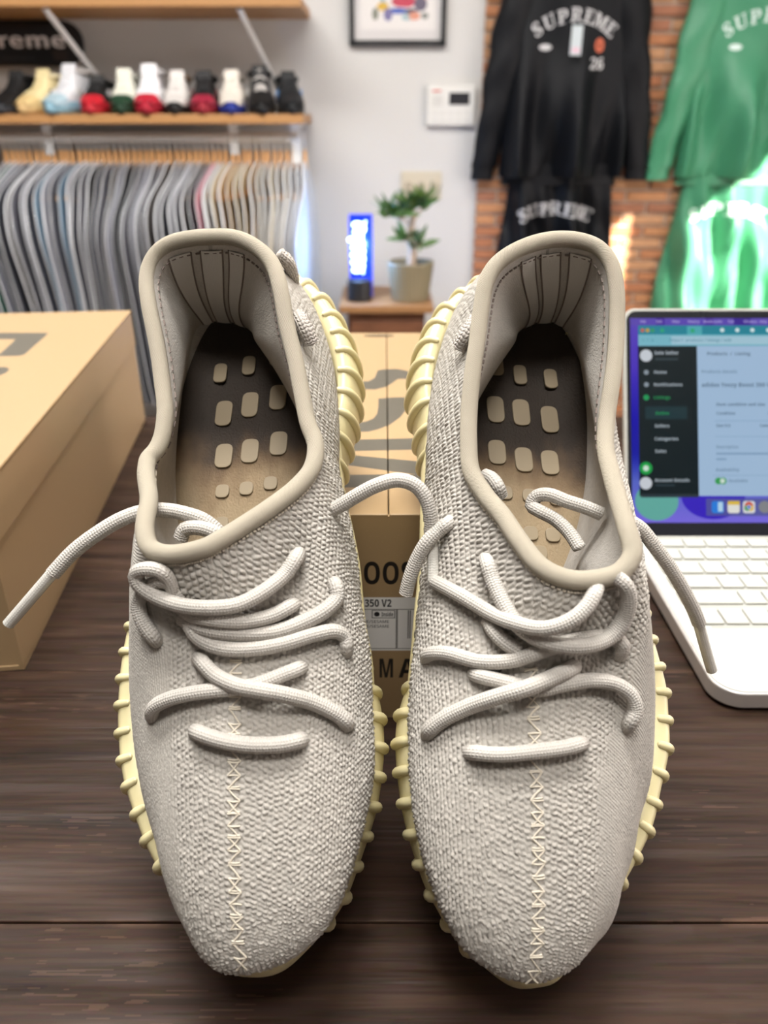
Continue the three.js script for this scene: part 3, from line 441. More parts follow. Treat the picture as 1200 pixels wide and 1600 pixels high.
// ---------------------------------------------------------------- cartons
const cardBump = dataTex(256, 256, (x, y) => { const q = 0.5 + 0.4 * (tnoise(x * 64, y * 64, 64, 90) - 0.5) + 0.4 * (tnoise(x * 8, y * 8, 8, 91) - 0.5); return [q, q, q]; });
const card = (map, extra = {}) => std(map ? 0xffffff : lin(0.42, 0.29, 0.155), 0.5, { map: map ?? null, bumpMap: cardBump, bumpScale: 0.00008, ...extra });
const CARD = 'rgb(150,125,90)';
function fibres(g, w, h, n) { for (let i = 0; i < n; i++) { g.fillStyle = rnd() < 0.5 ? 'rgba(120,90,50,0.10)' : 'rgba(255,235,190,0.12)'; g.fillRect(rnd() * w, rnd() * h, 1 + rnd() * 3, 1); } }
const poly = (g, pts, fn) => { g.beginPath(); pts.forEach(([x, y], i) => { const [a, b] = fn(x, y); i ? g.lineTo(a, b) : g.moveTo(a, b); }); g.closePath(); g.fill(); };
{
  // carton under the heels: its own front-left-bottom corner frame, 216 x 115 x 322 mm
  const w = 0.216, h = 0.115, d = 0.322, z = -0.298;
  const t = thing('shoe_carton', 'brown shoe carton with a white size label, standing under both sneaker heels', 'carton', [0.002, 0, z - d / 2]);
  const th = 0.0022;
  const bodyM = card();
  mesh('body', mergeGeometries([box(w, th, d, 0, th / 2, 0), box(th, h - 0.006, d, -w / 2 + th / 2, h / 2, 0), box(th, h - 0.006, d, w / 2 - th / 2, h / 2, 0), box(w - 2 * th, h - 0.006, th, 0, h / 2, -d / 2 + th / 2)]), bodyM, t);
  // end panel with print, x in -w/2..w/2 and y in 0..h of the carton
  const S = 5600, fw = Math.round(w * S), fh = Math.round((h - 0.002) * S);
  const front = canvasTex(fw, fh, (g) => {
    g.fillStyle = CARD; g.fillRect(0, 0, fw, fh); fibres(g, fw, fh, 3000);
    const X = (x) => (x + w / 2 - 0.002) * S, Y = (y) => fh - y * S;
    g.fillStyle = '#171310'; g.textBaseline = 'alphabetic'; g.textAlign = 'left';
    const txt = (s, x, y, hgt, wid, bold = true) => { g.save(); g.font = (bold ? 'bold ' : '') + '100px sans-serif'; const m = g.measureText(s).width; g.translate(X(x), Y(y)); g.scale(wid * S / m, hgt * S / 73); g.fillText(s, 0, 0); g.restore(); };
    txt('BOOST', -0.0170, 0.0783, 0.012, 0.0365);
    txt('O', -0.0125, 0.0243, 0.0117, 0.0078); txt('M', -0.0029, 0.0243, 0.0117, 0.0081); txt('A', 0.0072, 0.0243, 0.0117, 0.0082);
    g.fillStyle = '#d9d7d2'; g.fillRect(X(-0.075), Y(0.0710), 0.105 * S, 0.0304 * S);
    g.fillStyle = '#1b1a1a'; txt('BOOST 350 V2', -0.0232, 0.0657, 0.0043, 0.0268);
    g.strokeStyle = '#55534f'; g.lineWidth = 2; g.strokeRect(X(-0.070), Y(0.0643), 0.0758 * S, 0.0225 * S); g.strokeRect(X(0.0063), Y(0.0643), 0.0165 * S, 0.0225 * S);
    g.strokeRect(X(-0.0055), Y(0.0637), 0.0105 * S, 0.0042 * S);
    txt('Inside', -0.0012, 0.0604, 0.0024, 0.0056); g.beginPath(); g.arc(X(-0.0033), Y(0.0616), 0.0013 * S, 0, 7); g.fill();
    txt('SESAME/SESAME', -0.0155, 0.0566, 0.0016, 0.018, false); txt('SESAME/SESAME', -0.0155, 0.0540, 0.0016, 0.018, false);
    for (let i = 0; i < 26; i++) if (hash(i, 5) > 0.42) g.fillRect(X(0.0090 + i * 0.00045), Y(0.0637), 0.00035 * S, 0.016 * S);
  });
  const f = new THREE.BoxGeometry(w, h - 0.002, th).translate(0, h / 2, d / 2 - th / 2);
  mesh('end_panel', f, [bodyM, bodyM, bodyM, bodyM, card(front), bodyM], t, 'end panel with black lettering and a white size label');
  // lid of two flaps that meet along the middle, dark print across them
  const P2 = (px, py) => { // a point of the printed top, from a sketch of it with 1 unit = 0.1 mm
    return [px, py]; };
  const LW = 1024, LH = 1536;
  const lidTex = canvasTex(LW, LH, (g) => {
    g.fillStyle = CARD; g.fillRect(0, 0, LW, LH); fibres(g, LW, LH, 4000);
    g.fillStyle = '#4b463b';
    const m = (x, y) => [(x / w + 0.5) * LW, (0.5 + y / d) * LH];       // x right, y from the far edge (-d/2) to the near edge
    for (const q of LID_PRINT) poly(g, q, m);
  });
  for (const s of [-1, 1]) {
    const g = new RoundedBoxGeometry(w / 2 - 0.0004, th, d, 1, 0.0006), uv = g.attributes.uv, p = g.attributes.position;
    for (let i = 0; i < p.count; i++) uv.setXY(i, (p.getX(i) + s * w / 4) / w + 0.5, 0.5 - p.getZ(i) / d);
    mesh('lid_flap', g, card(lidTex), t).position.set(s * w / 4, h - th / 2, 0);
  }
  const slot = new THREE.CylinderGeometry(0.012, 0.012, 0.0006, 24).scale(1, 1, 0.28); mesh('finger_slot', slot, std(lin(0.10, 0.07, 0.04), 0.9), t, 'dark half-round finger slot').position.set(-0.006, h + 0.0001, -d / 2 + 0.010);
  partNames(t);
}
{
  // big carton at the left, turned a little
  const a = Math.atan2(0.0432, 0.3955), w = 0.26, h = 0.108, d = 0.398, th = 0.0025;
  const t = thing('large_carton', 'large brown carton at the left edge, its smooth side facing the sneakers', 'carton', [-0.197, 0, -0.336], a);
  // local origin: near right bottom corner; box runs to -x and -z
  const M = card(null, { roughness: 0.4, clearcoat: 1, clearcoatRoughness: 0.38 });
  mesh('body', mergeGeometries([box(w, th, d, -w / 2, th / 2, -d / 2), box(th, h - 0.004, d, -th / 2, h / 2, -d / 2), box(th, h - 0.004, d, -w + th / 2, h / 2, -d / 2), box(w - 2 * th, h - 0.004, th, -w / 2, h / 2, -th / 2 - 0.001), box(w - 2 * th, h - 0.004, th, -w / 2, h / 2, -d + th / 2)]), M, t);
  const lidTex = canvasTex(1024, 1568, (g, W2, H2) => {
    g.fillStyle = CARD; g.fillRect(0, 0, W2, H2); fibres(g, W2, H2, 4000); g.fillStyle = '#4b463b';
    const m = (x, z) => [(x / w + 1) * W2, (1 + z / d) * H2];
    poly(g, LARGE_PRINT[0], m); g.fillStyle = CARD; poly(g, LARGE_PRINT[1], m); g.fillStyle = '#4b463b';
    const [cx, cy] = m(...LARGE_PRINT[2][0]); g.beginPath(); g.ellipse(cx, cy, 0.008 / w * W2, 0.012 / d * H2, 0, 0, 7); g.fill();
  });
  const g = new RoundedBoxGeometry(w + 0.003, th, d + 0.003, 1, 0.001), uv = g.attributes.uv, p = g.attributes.position;
  for (let i = 0; i < p.count; i++) uv.setXY(i, p.getX(i) / w + 0.5, 0.5 - p.getZ(i) / d);
  mesh('lid', g, card(lidTex), t, 'lid with dark grey print').position.set(-w / 2, h - th / 2 + 0.0005, -d / 2);
  mesh('lid_skirt', mergeGeometries([box(0.001, 0.030, d, 0.0006, h - 0.017, -d / 2), box(w, 0.030, 0.001, -w / 2, h - 0.017, 0.0006)]), M, t);
  partNames(t);
}
// ---------------------------------------------------------------- laptop
{
  const x0 = 0.168, W2 = 0.262, zf = -0.302, zb = -0.467, h = 0.0115;
  const alu = std(lin(0.42, 0.42, 0.385), 0.45, { metalness: 0.1 }), aluEdge = std(lin(0.62, 0.60, 0.58), 0.35, { metalness: 0.6 });
  const t = thing('laptop', 'open silver laptop with pale keys, its bright screen showing a web page', 'laptop', [x0 + W2 / 2, 0, (zf + zb) / 2]);
  const d = zf - zb, r = 0.014;
  const rr = (w, dd, rad) => { const s = new THREE.Shape(), a = w / 2, b = dd / 2; s.moveTo(-a + rad, -b); s.lineTo(a - rad, -b); s.absarc(a - rad, -b + rad, rad, -Math.PI / 2, 0); s.lineTo(a, b - rad); s.absarc(a - rad, b - rad, rad, 0, Math.PI / 2); s.lineTo(-a + rad, b); s.absarc(-a + rad, b - rad, rad, Math.PI / 2, Math.PI); s.lineTo(-a, -b + rad); s.absarc(-a + rad, -b + rad, rad, Math.PI, Math.PI * 1.5); return s; };
  mesh('base', new THREE.ExtrudeGeometry(rr(W2 - 0.002, d - 0.002, r), { depth: h - 0.004, bevelEnabled: true, bevelSize: 0.001, bevelThickness: 0.001, bevelSegments: 3, curveSegments: 10 }).rotateX(-Math.PI / 2).translate(0, 0.003, 0), aluEdge, t);
  mesh('top_case', new THREE.ExtrudeGeometry(rr(W2 - 0.0026, d - 0.0026, r), { depth: 0.0004, bevelEnabled: false, curveSegments: 10 }).rotateX(-Math.PI / 2).translate(0, h, 0), alu, t);
  mesh('feet', mergeGeometries([[-1, -1], [1, -1], [-1, 1], [1, 1]].map(([a, b]) => new THREE.CylinderGeometry(0.006, 0.006, 0.0025, 16).translate(a * (W2 / 2 - 0.02), 0.00125, b * (d / 2 - 0.02)))), std(0x1a1a1a, 0.8), t);
  // keys: rows from the back; boundaries in metres of x in the room
  const keyM = std(lin(0.39, 0.39, 0.355), 0.5), p = 0.0145, rows = [[-0.4545, 0.2030, 0.0095], [-0.4395, 0.1957, 0.0125], [-0.4225, 0.2033, 0.0135], [-0.4055, 0.2077, 0.0135], [-0.3878, 0.2140, 0.0135], [-0.3680, 0.1947, 0.0150]];
  const y = h + 0.0004;
  mesh('key_well', box(0.236, 0.0003, 0.106, 0.005, y, -0.411 - (zf + zb) / 2), std(lin(0.33, 0.33, 0.30), 0.5), t);
  const key = (xa, xb, z, dd) => { const g = new RoundedBoxGeometry(xb - xa - 0.0012, 0.0016, dd, 2, 0.0007); mesh('key', g, keyM, t).position.set((xa + xb) / 2 - x0 - W2 / 2, y + 0.0008, z - (zf + zb) / 2); };
  for (const [z, b, dd] of rows) { key(0.1770, b, z, dd); let x = b; while (x + p < 0.405) { key(x, x + p, z, dd); x += p; } key(x, 0.412, z, dd); }
  mesh('trackpad', new THREE.ExtrudeGeometry(rr(0.10, 0.046, 0.004), { depth: 0.0003, bevelEnabled: false }).rotateX(-Math.PI / 2).translate(0, y, d / 2 - 0.027), std(lin(0.44, 0.44, 0.41), 0.35), t);
  // screen, hinged at the back edge and tilted 29 degrees
  const L = 0.160, tilt = 29 * Math.PI / 180, hinge = [0, h - 0.0005, zb - (zf + zb) / 2 + 0.002];
  const up = (g) => g.rotateX(-tilt).translate(...hinge);
  mesh('screen_lid', up(new THREE.ExtrudeGeometry(rr(W2, L, 0.008), { depth: 0.003, bevelEnabled: true, bevelSize: 0.0006, bevelThickness: 0.0006, bevelSegments: 2, curveSegments: 8 }).translate(0, L / 2, -0.0048)), alu, t, 'silver screen lid');
  const bez = mesh('bezel', up(new THREE.ExtrudeGeometry(rr(W2 - 0.003, L - 0.003, 0.007), { depth: 0.0006, bevelEnabled: false, curveSegments: 8 }).translate(0, L / 2, -0.0012)), std(lin(0.012, 0.013, 0.018), 0.25), t, 'black screen surround');
  const K = 0.803, CW = 2032, CH = 1144;
  const tex = canvasTex(CW, CH, (g) => {
    const X = (a) => a * K, Y = (b) => b * K, R = (c, a, b, w, hh) => { g.fillStyle = c; g.fillRect(X(a), Y(b), w * K, hh * K); };
    const bg = g.createLinearGradient(0, 0, 0, CH); bg.addColorStop(0, '#5b45c0'); bg.addColorStop(0.25, '#4a2ec4'); bg.addColorStop(0.5, '#0a00b0'); bg.addColorStop(0.66, '#0b14a8'); bg.addColorStop(0.8, '#5a6ad0'); bg.addColorStop(1, '#8070ea'); g.fillStyle = bg; g.fillRect(0, 0, CW, CH);
    g.fillStyle = '#66b3a8'; g.beginPath(); g.ellipse(X(170), Y(1275), 150 * K, 135 * K, 0, 0, 7); g.fill();
    g.fillStyle = '#3a22c8'; g.beginPath(); g.ellipse(X(560), Y(1240), 220 * K, 160 * K, 0, 0, 7); g.fill();
    R('#5d49b8', 0, 0, 2600, 50); R('#4a2aa4', 180, 0, 60, 50); R('#4a2aa4', 520, 0, 60, 50); R('#3b1f9a', 720, 0, 120, 50);
    g.font = (26 * K) + 'px sans-serif'; g.fillStyle = '#cfc8ee'; ['File', 'Edit', 'View', 'History', 'Bookmarks', 'Tab', 'Window', 'Help'].forEach((s, i) => g.fillText(s, X(70 + i * 110 + (i > 4 ? 60 : 0)), Y(34)));
    R('#1f8ba0', 55, 52, 2500, 66); R('#4fb0ba', 395, 55, 105, 62);
    [['#c96a5a', 85], ['#c9a34a', 120], ['#3ca06a', 155]].forEach(([c, a]) => { g.fillStyle = c; g.beginPath(); g.arc(X(a), Y(86), 14 * K, 0, 7); g.fill(); });
    g.fillStyle = '#2fae7a'; g.fillRect(X(210), Y(74), 20, 20); g.fillRect(X(420), Y(74), 22, 22); g.fillStyle = '#d9eef0'; [640, 745, 850, 960].forEach((a) => { g.beginPath(); g.arc(X(a), Y(84), 15 * K, 0, 7); g.fill(); });
    R('#7cbfd0', 55, 116, 2500, 80); R('#a9cfe0', 285, 128, 2200, 56);
    g.fillStyle = '#4a86a0'; g.font = (30 * K) + 'px sans-serif'; g.fillText('<  >  o', X(80), Y(165)); g.fillText('https://  products / listings / edit', X(270), Y(165));
    R('#061a20', 52, 196, 410, 1044); R('#a9c6e4', 462, 196, 2100, 1044);
    const circ = (c, a, b, r) => { g.fillStyle = c; g.beginPath(); g.arc(X(a), Y(b), r * K, 0, 7); g.fill(); };
    const txt = (s, a, b, c, z = 34) => { g.fillStyle = c; g.font = 'bold ' + z * K + 'px sans-serif'; g.fillText(s, X(a), Y(b)); };
    circ('#d2d8e0', 108, 263, 43); txt('Sole Seller', 165, 256, '#c3cdd6'); R('#34474f', 170, 282, 160, 12);
    circ('#8f9ca6', 108, 380, 17); txt('Home', 160, 390, '#b9c4cc', 32); circ('#8f9ca6', 108, 466, 17); txt('Notifications', 158, 477, '#b9c4cc', 32);
    circ('#18a05a', 106, 556, 20); txt('Listings', 156, 567, '#18a05a', 32);
    R('#17353c', 98, 618, 290, 88); txt('Active', 168, 676, '#18a05a', 32); txt('Sellers', 162, 764, '#b9c4cc', 32); txt('Categories', 160, 854, '#b9c4cc', 32); txt('Sales', 162, 940, '#b9c4cc', 32);
    circ('#18a64a', 98, 1048, 44); circ('#d8efe0', 98, 1048, 20); circ('#d2d8e0', 96, 1152, 43); txt('Account Details', 158, 1142, '#b9c4cc', 32); R('#2b3d45', 165, 1160, 130, 12);
    R('#2a3840', 60, 1228, 400, 22);
    const dim = '#5f7890'; txt('Products  /  Listing', 530, 262, '#60788f', 34); txt('Products details', 490, 386, '#7a97b2', 32); txt('adidas Yeezy Boost 350 V2 S', 490, 482, dim, 40);
    txt('Item condition and size', 590, 616, dim, 30); txt('Condition', 590, 676, dim, 28); txt('Used', 950, 676, dim, 28); R('#8fb0d0', 580, 716, 2000, 5); txt('Size 9.5', 588, 762, dim, 28); txt('Color', 890, 762, dim, 28); R('#8fb0d0', 580, 826, 2000, 4);
    txt('Description', 585, 910, '#7c98b4', 28); R('#8aa9c9', 585, 940, 1800, 14); R('#8aa9c9', 585, 978, 70, 14); txt('Availability', 580, 1070, '#7c98b4', 30); R('#8fb0d0', 560, 1096, 2000, 4);
    circ('#3aa45a', 598, 1136, 24); circ('#3aa45a', 630, 1136, 24); circ('#d9ebe0', 626, 1136, 17); txt('Available', 668, 1146, '#7c98b4', 30);
    g.fillStyle = 'rgba(90,95,160,0.85)'; g.fillRect(X(510), Y(1258), 2200 * K, 120 * K);
    const app = (c, a) => { g.fillStyle = c; g.beginPath(); g.roundRect(X(a - 42), Y(1275), 84 * K, 84 * K, 18 * K); g.fill(); };
    app('#2a84e8', 590); g.fillStyle = '#bfe3fa'; g.fillRect(X(592), Y(1282), 34 * K, 66 * K); app('#efeee6', 700); R('#e8c44a', 660, 1275, 82, 26);
    app('#e8e8ea', 806); circ('#d8503f', 806, 1310, 30); circ('#e9c04a', 818, 1324, 20); circ('#3c9c5a', 794, 1324, 20); circ('#f2f2f2', 806, 1317, 16); circ('#3b76dd', 806, 1317, 12); circ('#8b8d92', 915, 1316, 42); app('#d7dbe2', 1020); app('#3fb7f0', 1125); app('#e6e0d0', 1230);
  });
  const sw = 0.254, sh = 0.143;
  mesh('display', up(new THREE.PlaneGeometry(sw, sh).translate(0.0, L - 0.0065 - sh / 2, -0.0004)), new THREE.MeshStandardMaterial({ color: 0x050505, roughness: 0.25, emissive: 0xffffff, emissiveMap: tex, emissiveIntensity: 0.8 }), t, 'lit display with a dark side menu and a pale page');
  const n = V3(0, 0, 1).applyAxisAngle(V3(1, 0, 0), -tilt), c = V3(0, L / 2, 0).applyAxisAngle(V3(1, 0, 0), -tilt).add(V3(...hinge)).addScaledVector(n, 0.004), lp = new THREE.RectAreaLight(lin(0.55, 0.68, 1.0), 0.5, sw, sh);
  t.add(lp); lp.position.copy(c); t.updateMatrixWorld(true); lp.lookAt(t.localToWorld(c.clone().add(n)));
  partNames(t);
}
// ---------------------------------------------------------------- shelves, rail, clothes, little things on the back wall
const grain = dataTex(256, 128, (x, y) => { const q = 0.70 + 0.5 * (fbm(x * 4, y * 50, 4, 101) - 0.5); return [q, q * 0.97, q * 0.93]; });
const M_pine = std(lin(0.62, 0.33, 0.13), 0.5, { map: grain, bumpMap: grain, bumpScale: 0.0004 });
const M_white = std(lin(0.78, 0.78, 0.78), 0.4), M_black = std(lin(0.012, 0.012, 0.014), 0.5);
const M_chrome = std(lin(0.85, 0.84, 0.82), 0.3, { metalness: 0.75 });
{
  const zf = -2.75, dep = 0.33;
  const shelf = (y, xr, label) => { const t = thing('wall_shelf', label, 'shelf', [0, y, zf - dep / 2]); mesh('board', new RoundedBoxGeometry(1.5, 0.028, dep, 2, 0.003).translate(xr - 0.75, -0.014, 0), M_pine, t); return t; };
  const low = shelf(0.287, -0.258, 'lower pine wall shelf carrying the row of sneakers above the clothes rail');
  const up = shelf(0.602, -0.250, 'upper pine wall shelf at the top left with white slanting struts');
  for (const x of [-1.03, -0.44]) mesh('strut', rod(V3(x, -0.03, dep / 2 - 0.02), V3(x + 0.09, -0.28, -dep / 2 + 0.005), 0.009), M_white, up, 'white slanting metal strut');
  for (const x of [-1.12, -0.50]) mesh('rail_bracket', mergeGeometries([box(0.028, 0.10, 0.008, x, -0.07, 0.07), box(0.028, 0.006, 0.20, x, -0.031, -0.02)]), M_white, low, 'white bracket that carries the rail');
  mesh('rail_bracket', mergeGeometries([box(0.03, 0.12, 0.010, -0.293, -0.085, 0.07), box(0.03, 0.006, 0.20, -0.293, -0.031, -0.02)]), M_white, low);
  for (const t of [low, up]) partNames(t);
  const rail = thing('clothes_rail', 'chrome clothes rail under the lower shelf', 'rail', [0, 0.218, -2.85]);
  mesh('tube', new THREE.CylinderGeometry(0.016, 0.016, 1.42, 24).rotateZ(Math.PI / 2).translate(-1.0, 0, 0), M_chrome, rail);
  mesh('end_cap', new THREE.CylinderGeometry(0.019, 0.019, 0.012, 24).rotateZ(Math.PI / 2).translate(-0.288, 0, 0), M_white, rail);
  partNames(rail);
  // skateboard deck hanging on the wall, seen from below
  const deckTex = canvasTex(1024, 256, (g, w, h) => { g.fillStyle = '#17171a'; g.fillRect(0, 0, w, h); g.fillStyle = '#f4f2f4'; g.font = 'bold 118px sans-serif'; g.textAlign = 'right'; g.fillText('Supreme', w * 0.925, h * 0.60); g.fillStyle = '#4a4a4d'; g.font = '26px sans-serif'; g.fillText('skateboards', w * 0.78, h * 0.86); g.fillStyle = '#3a2f2c'; g.fillRect(w * 0.86, h * 0.66, 60, 60); });
  const board = thing('skateboard_deck', 'black skateboard deck with grey lettering hung on the wall at the left edge', 'skateboard', [-1.42, 0.503, -3.07]);
  { const W2 = 0.80, H2 = 0.132, s = new THREE.Shape(); s.moveTo(-W2 / 2 + H2 / 2, -H2 / 2); s.lineTo(W2 / 2 - 0.09, -H2 / 2); s.bezierCurveTo(W2 / 2 - 0.02, -H2 / 2, W2 / 2, -H2 * 0.25, W2 / 2, 0); s.bezierCurveTo(W2 / 2, H2 * 0.25, W2 / 2 - 0.02, H2 / 2, W2 / 2 - 0.09, H2 / 2); s.lineTo(-W2 / 2 + H2 / 2, H2 / 2); s.absarc(-W2 / 2 + H2 / 2, 0, H2 / 2, Math.PI / 2, Math.PI * 1.5);
    const g = new THREE.ExtrudeGeometry(s, { depth: 0.008, bevelEnabled: true, bevelSize: 0.002, bevelThickness: 0.002, curveSegments: 20 }), uv = g.attributes.uv, p = g.attributes.position; for (let i = 0; i < p.count; i++) { const x = p.getX(i); uv.setXY(i, x / W2 + 0.5, p.getY(i) / H2 + 0.5); p.setZ(i, p.getZ(i) + 0.9 * Math.pow(Math.max(0, Math.abs(x) - 0.24), 2)); } g.computeVertexNormals();
    mesh('deck', g, std(0xffffff, 0.35, { map: deckTex }), board);
    mesh('bolt', mergeGeometries([-0.26, 0.26].flatMap((x) => [-1, 1].flatMap((a) => [-1, 1].map((b) => new THREE.CylinderGeometry(0.004, 0.004, 0.003, 10).rotateX(Math.PI / 2).translate(x + a * 0.025, b * 0.02, 0.012))))), M_chrome, board); partNames(board); }
  // ---- sneakers on the shelf
  function toyShoe(label, x, turn, c, h = 0.115, s = 0.95) {
    // c: [sole, toe, body, collar, accent] colours
    const m = c.map((q) => std(new THREE.Color(q), 0.6)), t = thing('sneaker', label, 'sneaker', [x, 0.287, -2.875], turn, 'sneakers on the lower shelf');
    const out = (z) => 0.044 * Math.pow(clamp((z + 0.15) / 0.05, 0, 1), 0.5) * (1 - 0.55 * Math.pow(clamp((z - 0.04) / 0.105, 0, 1), 2.2)) * (0.86 + 0.14 * smooth(-0.05, 0.06, z));   // half width, toe at +z
    const ring = (n, z0, z1, f) => gridGeo(n, f.length, (i, j) => { const a = i / n * Math.PI * 2, z = lerp(z0, z1, 0.5 + 0.5 * Math.cos(a)), w = out(clamp(z, -0.148, 0.138)) * Math.sin(a) / Math.max(0.35, Math.abs(Math.sin(a))) * Math.min(1, Math.abs(Math.sin(a)) * 1.6); return [w * f[j][0], f[j][1], z * f[j][2]]; }, true);
    mesh('sole', ring(36, -0.148, 0.142, [[0.2, 0, 0.5], [0.98, 0, 0.99], [1.04, 0.014, 1.01], [1.02, 0.036, 1.0], [0.3, 0.038, 0.6]]), m[0], t);
    // upper as stacked sections from toe to heel
    const N = 26, sect = (k) => { const z = lerp(0.136, -0.140, k / N), top = z > 0.04 ? lerp(0.050, 0.078, smooth(0.11, 0.04, z)) : lerp(0.078, h, smooth(0.04, -0.01, z)); return { z, top: top - 0.028 - 0.014 * smooth(0.10, 0.138, z) }; };
    const up = (k0, k1, grow) => gridGeo(k1 - k0 + 1, 17, (i, j) => { const { z, top } = sect(k0 + i), a = Math.PI * j / 16, w = out(z) * (1.0 - 0.16 * smooth(0.05, 0.09, top) * Math.sin(a)); const ca = Math.cos(a); return [Math.sign(ca) * Math.pow(Math.abs(ca), 0.6) * w * (1 + grow), 0.026 + Math.pow(Math.sin(a), 0.75) * (top + grow * 0.06), z + grow * 0.03]; });
    mesh('body', up(0, N, 0), m[2], t); mesh('toe_cap', up(0, 5, 0.03), m[1], t);
    mesh('collar', tube(Array.from({ length: 20 }, (_, i) => { const a = i / 20 * Math.PI * 2, z = -0.075 + 0.058 * Math.cos(a); return V3(Math.sin(a) * 0.034, h - 0.008 + 0.006 * Math.cos(a), z); }), 0.0085, 8, 0.01, true), m[3], t);
    mesh('tongue', new RoundedBoxGeometry(0.050, 0.062, 0.011, 2, 0.005).rotateX(-0.45).translate(0, h - 0.012, -0.004), m[2], t);
    for (const sd of [-1, 1]) mesh('side_stripe', new RoundedBoxGeometry(0.004, 0.02, 0.09, 1, 0.0018).rotateX(-0.25).translate(sd * 0.0405, 0.055, -0.02), m[4], t);
    mesh('laces', mergeGeometries(Array.from({ length: 5 }, (_, i) => { const z = 0.062 - i * 0.017, { top } = sect((0.136 - z) / 0.276 * N); return tube([V3(-0.021, 0.026 + top * 0.90, z), V3(0, 0.030 + top, z), V3(0.021, 0.026 + top * 0.90, z)], 0.0032, 6, 0.008); })), m[5] ?? m[2], t);
    partNames(t); t.scale.setScalar(s);
  }
  const W_ = '#e6e2da', K_ = '#0c0c0e';
  toyShoe('all-black sneaker with a dark grey sole, leftmost in the row on the shelf', -1.205, -0.12, ['#23252b', K_, K_, K_, K_], 0.118);
  toyShoe('cream yellow sneaker with a navy band and tan toe', -1.118, -0.26, ['#caa974', '#d9bd86', '#e3d3a2', '#e6d9b4', '#1d2145'], 0.122);
  toyShoe('white sneaker with a pale blue toe and a broad strap', -1.030, -0.22, ['#7fa6b8', '#a8c0cc', '#d9dadf', '#b7b3b0', '#c9c6c2'], 0.130, 1.0);
  toyShoe('low black sneaker with a red and white toe', -0.940, 0.06, ['#b21526', '#c2182a', K_, K_, '#d8d3d6', '#0c0c0e'], 0.104);
  toyShoe('cream sneaker with a dark green sole', -0.848, 0.10, ['#10331f', '#123a24', '#dfdfd2', '#d6d6cc', '#cfd0c4'], 0.124);
  toyShoe('tall white sneaker with a bright red toe and sole', -0.765, 0.08, ['#a3122c', '#b5152f', '#e9e8ec', '#eeeef2', '#f2f2f5'], 0.130, 1.0);
  toyShoe('white sneaker with a black sole and brown collar', -0.676, 0.1, [K_, '#cfcbc8', '#d9d5d2', '#8d7660', '#bdb4ac'], 0.118);
  toyShoe('black sneaker with a dull red toe', -0.588, 0.1, ['#8e1a2c', '#98203a', '#121114', '#101012', '#7a1f2c'], 0.118);
  toyShoe('off-white sneaker with a royal blue sole', -0.498, 0.1, ['#1b2f86', '#d9d2c8', '#ded7cd', '#cfc8be', '#d5cec4'], 0.120);
  toyShoe('tall black sneaker with a white strap and white side', -0.405, 0.15, [K_, K_, '#141417', K_, '#cfcac6', '#cfcac6'], 0.128, 0.99);
  toyShoe('black sneaker with a light blue side, at the right end of the shelf', -0.312, 0.2, ['#121417', '#17191d', '#15171b', '#101215', '#4e93d6'], 0.116);
}
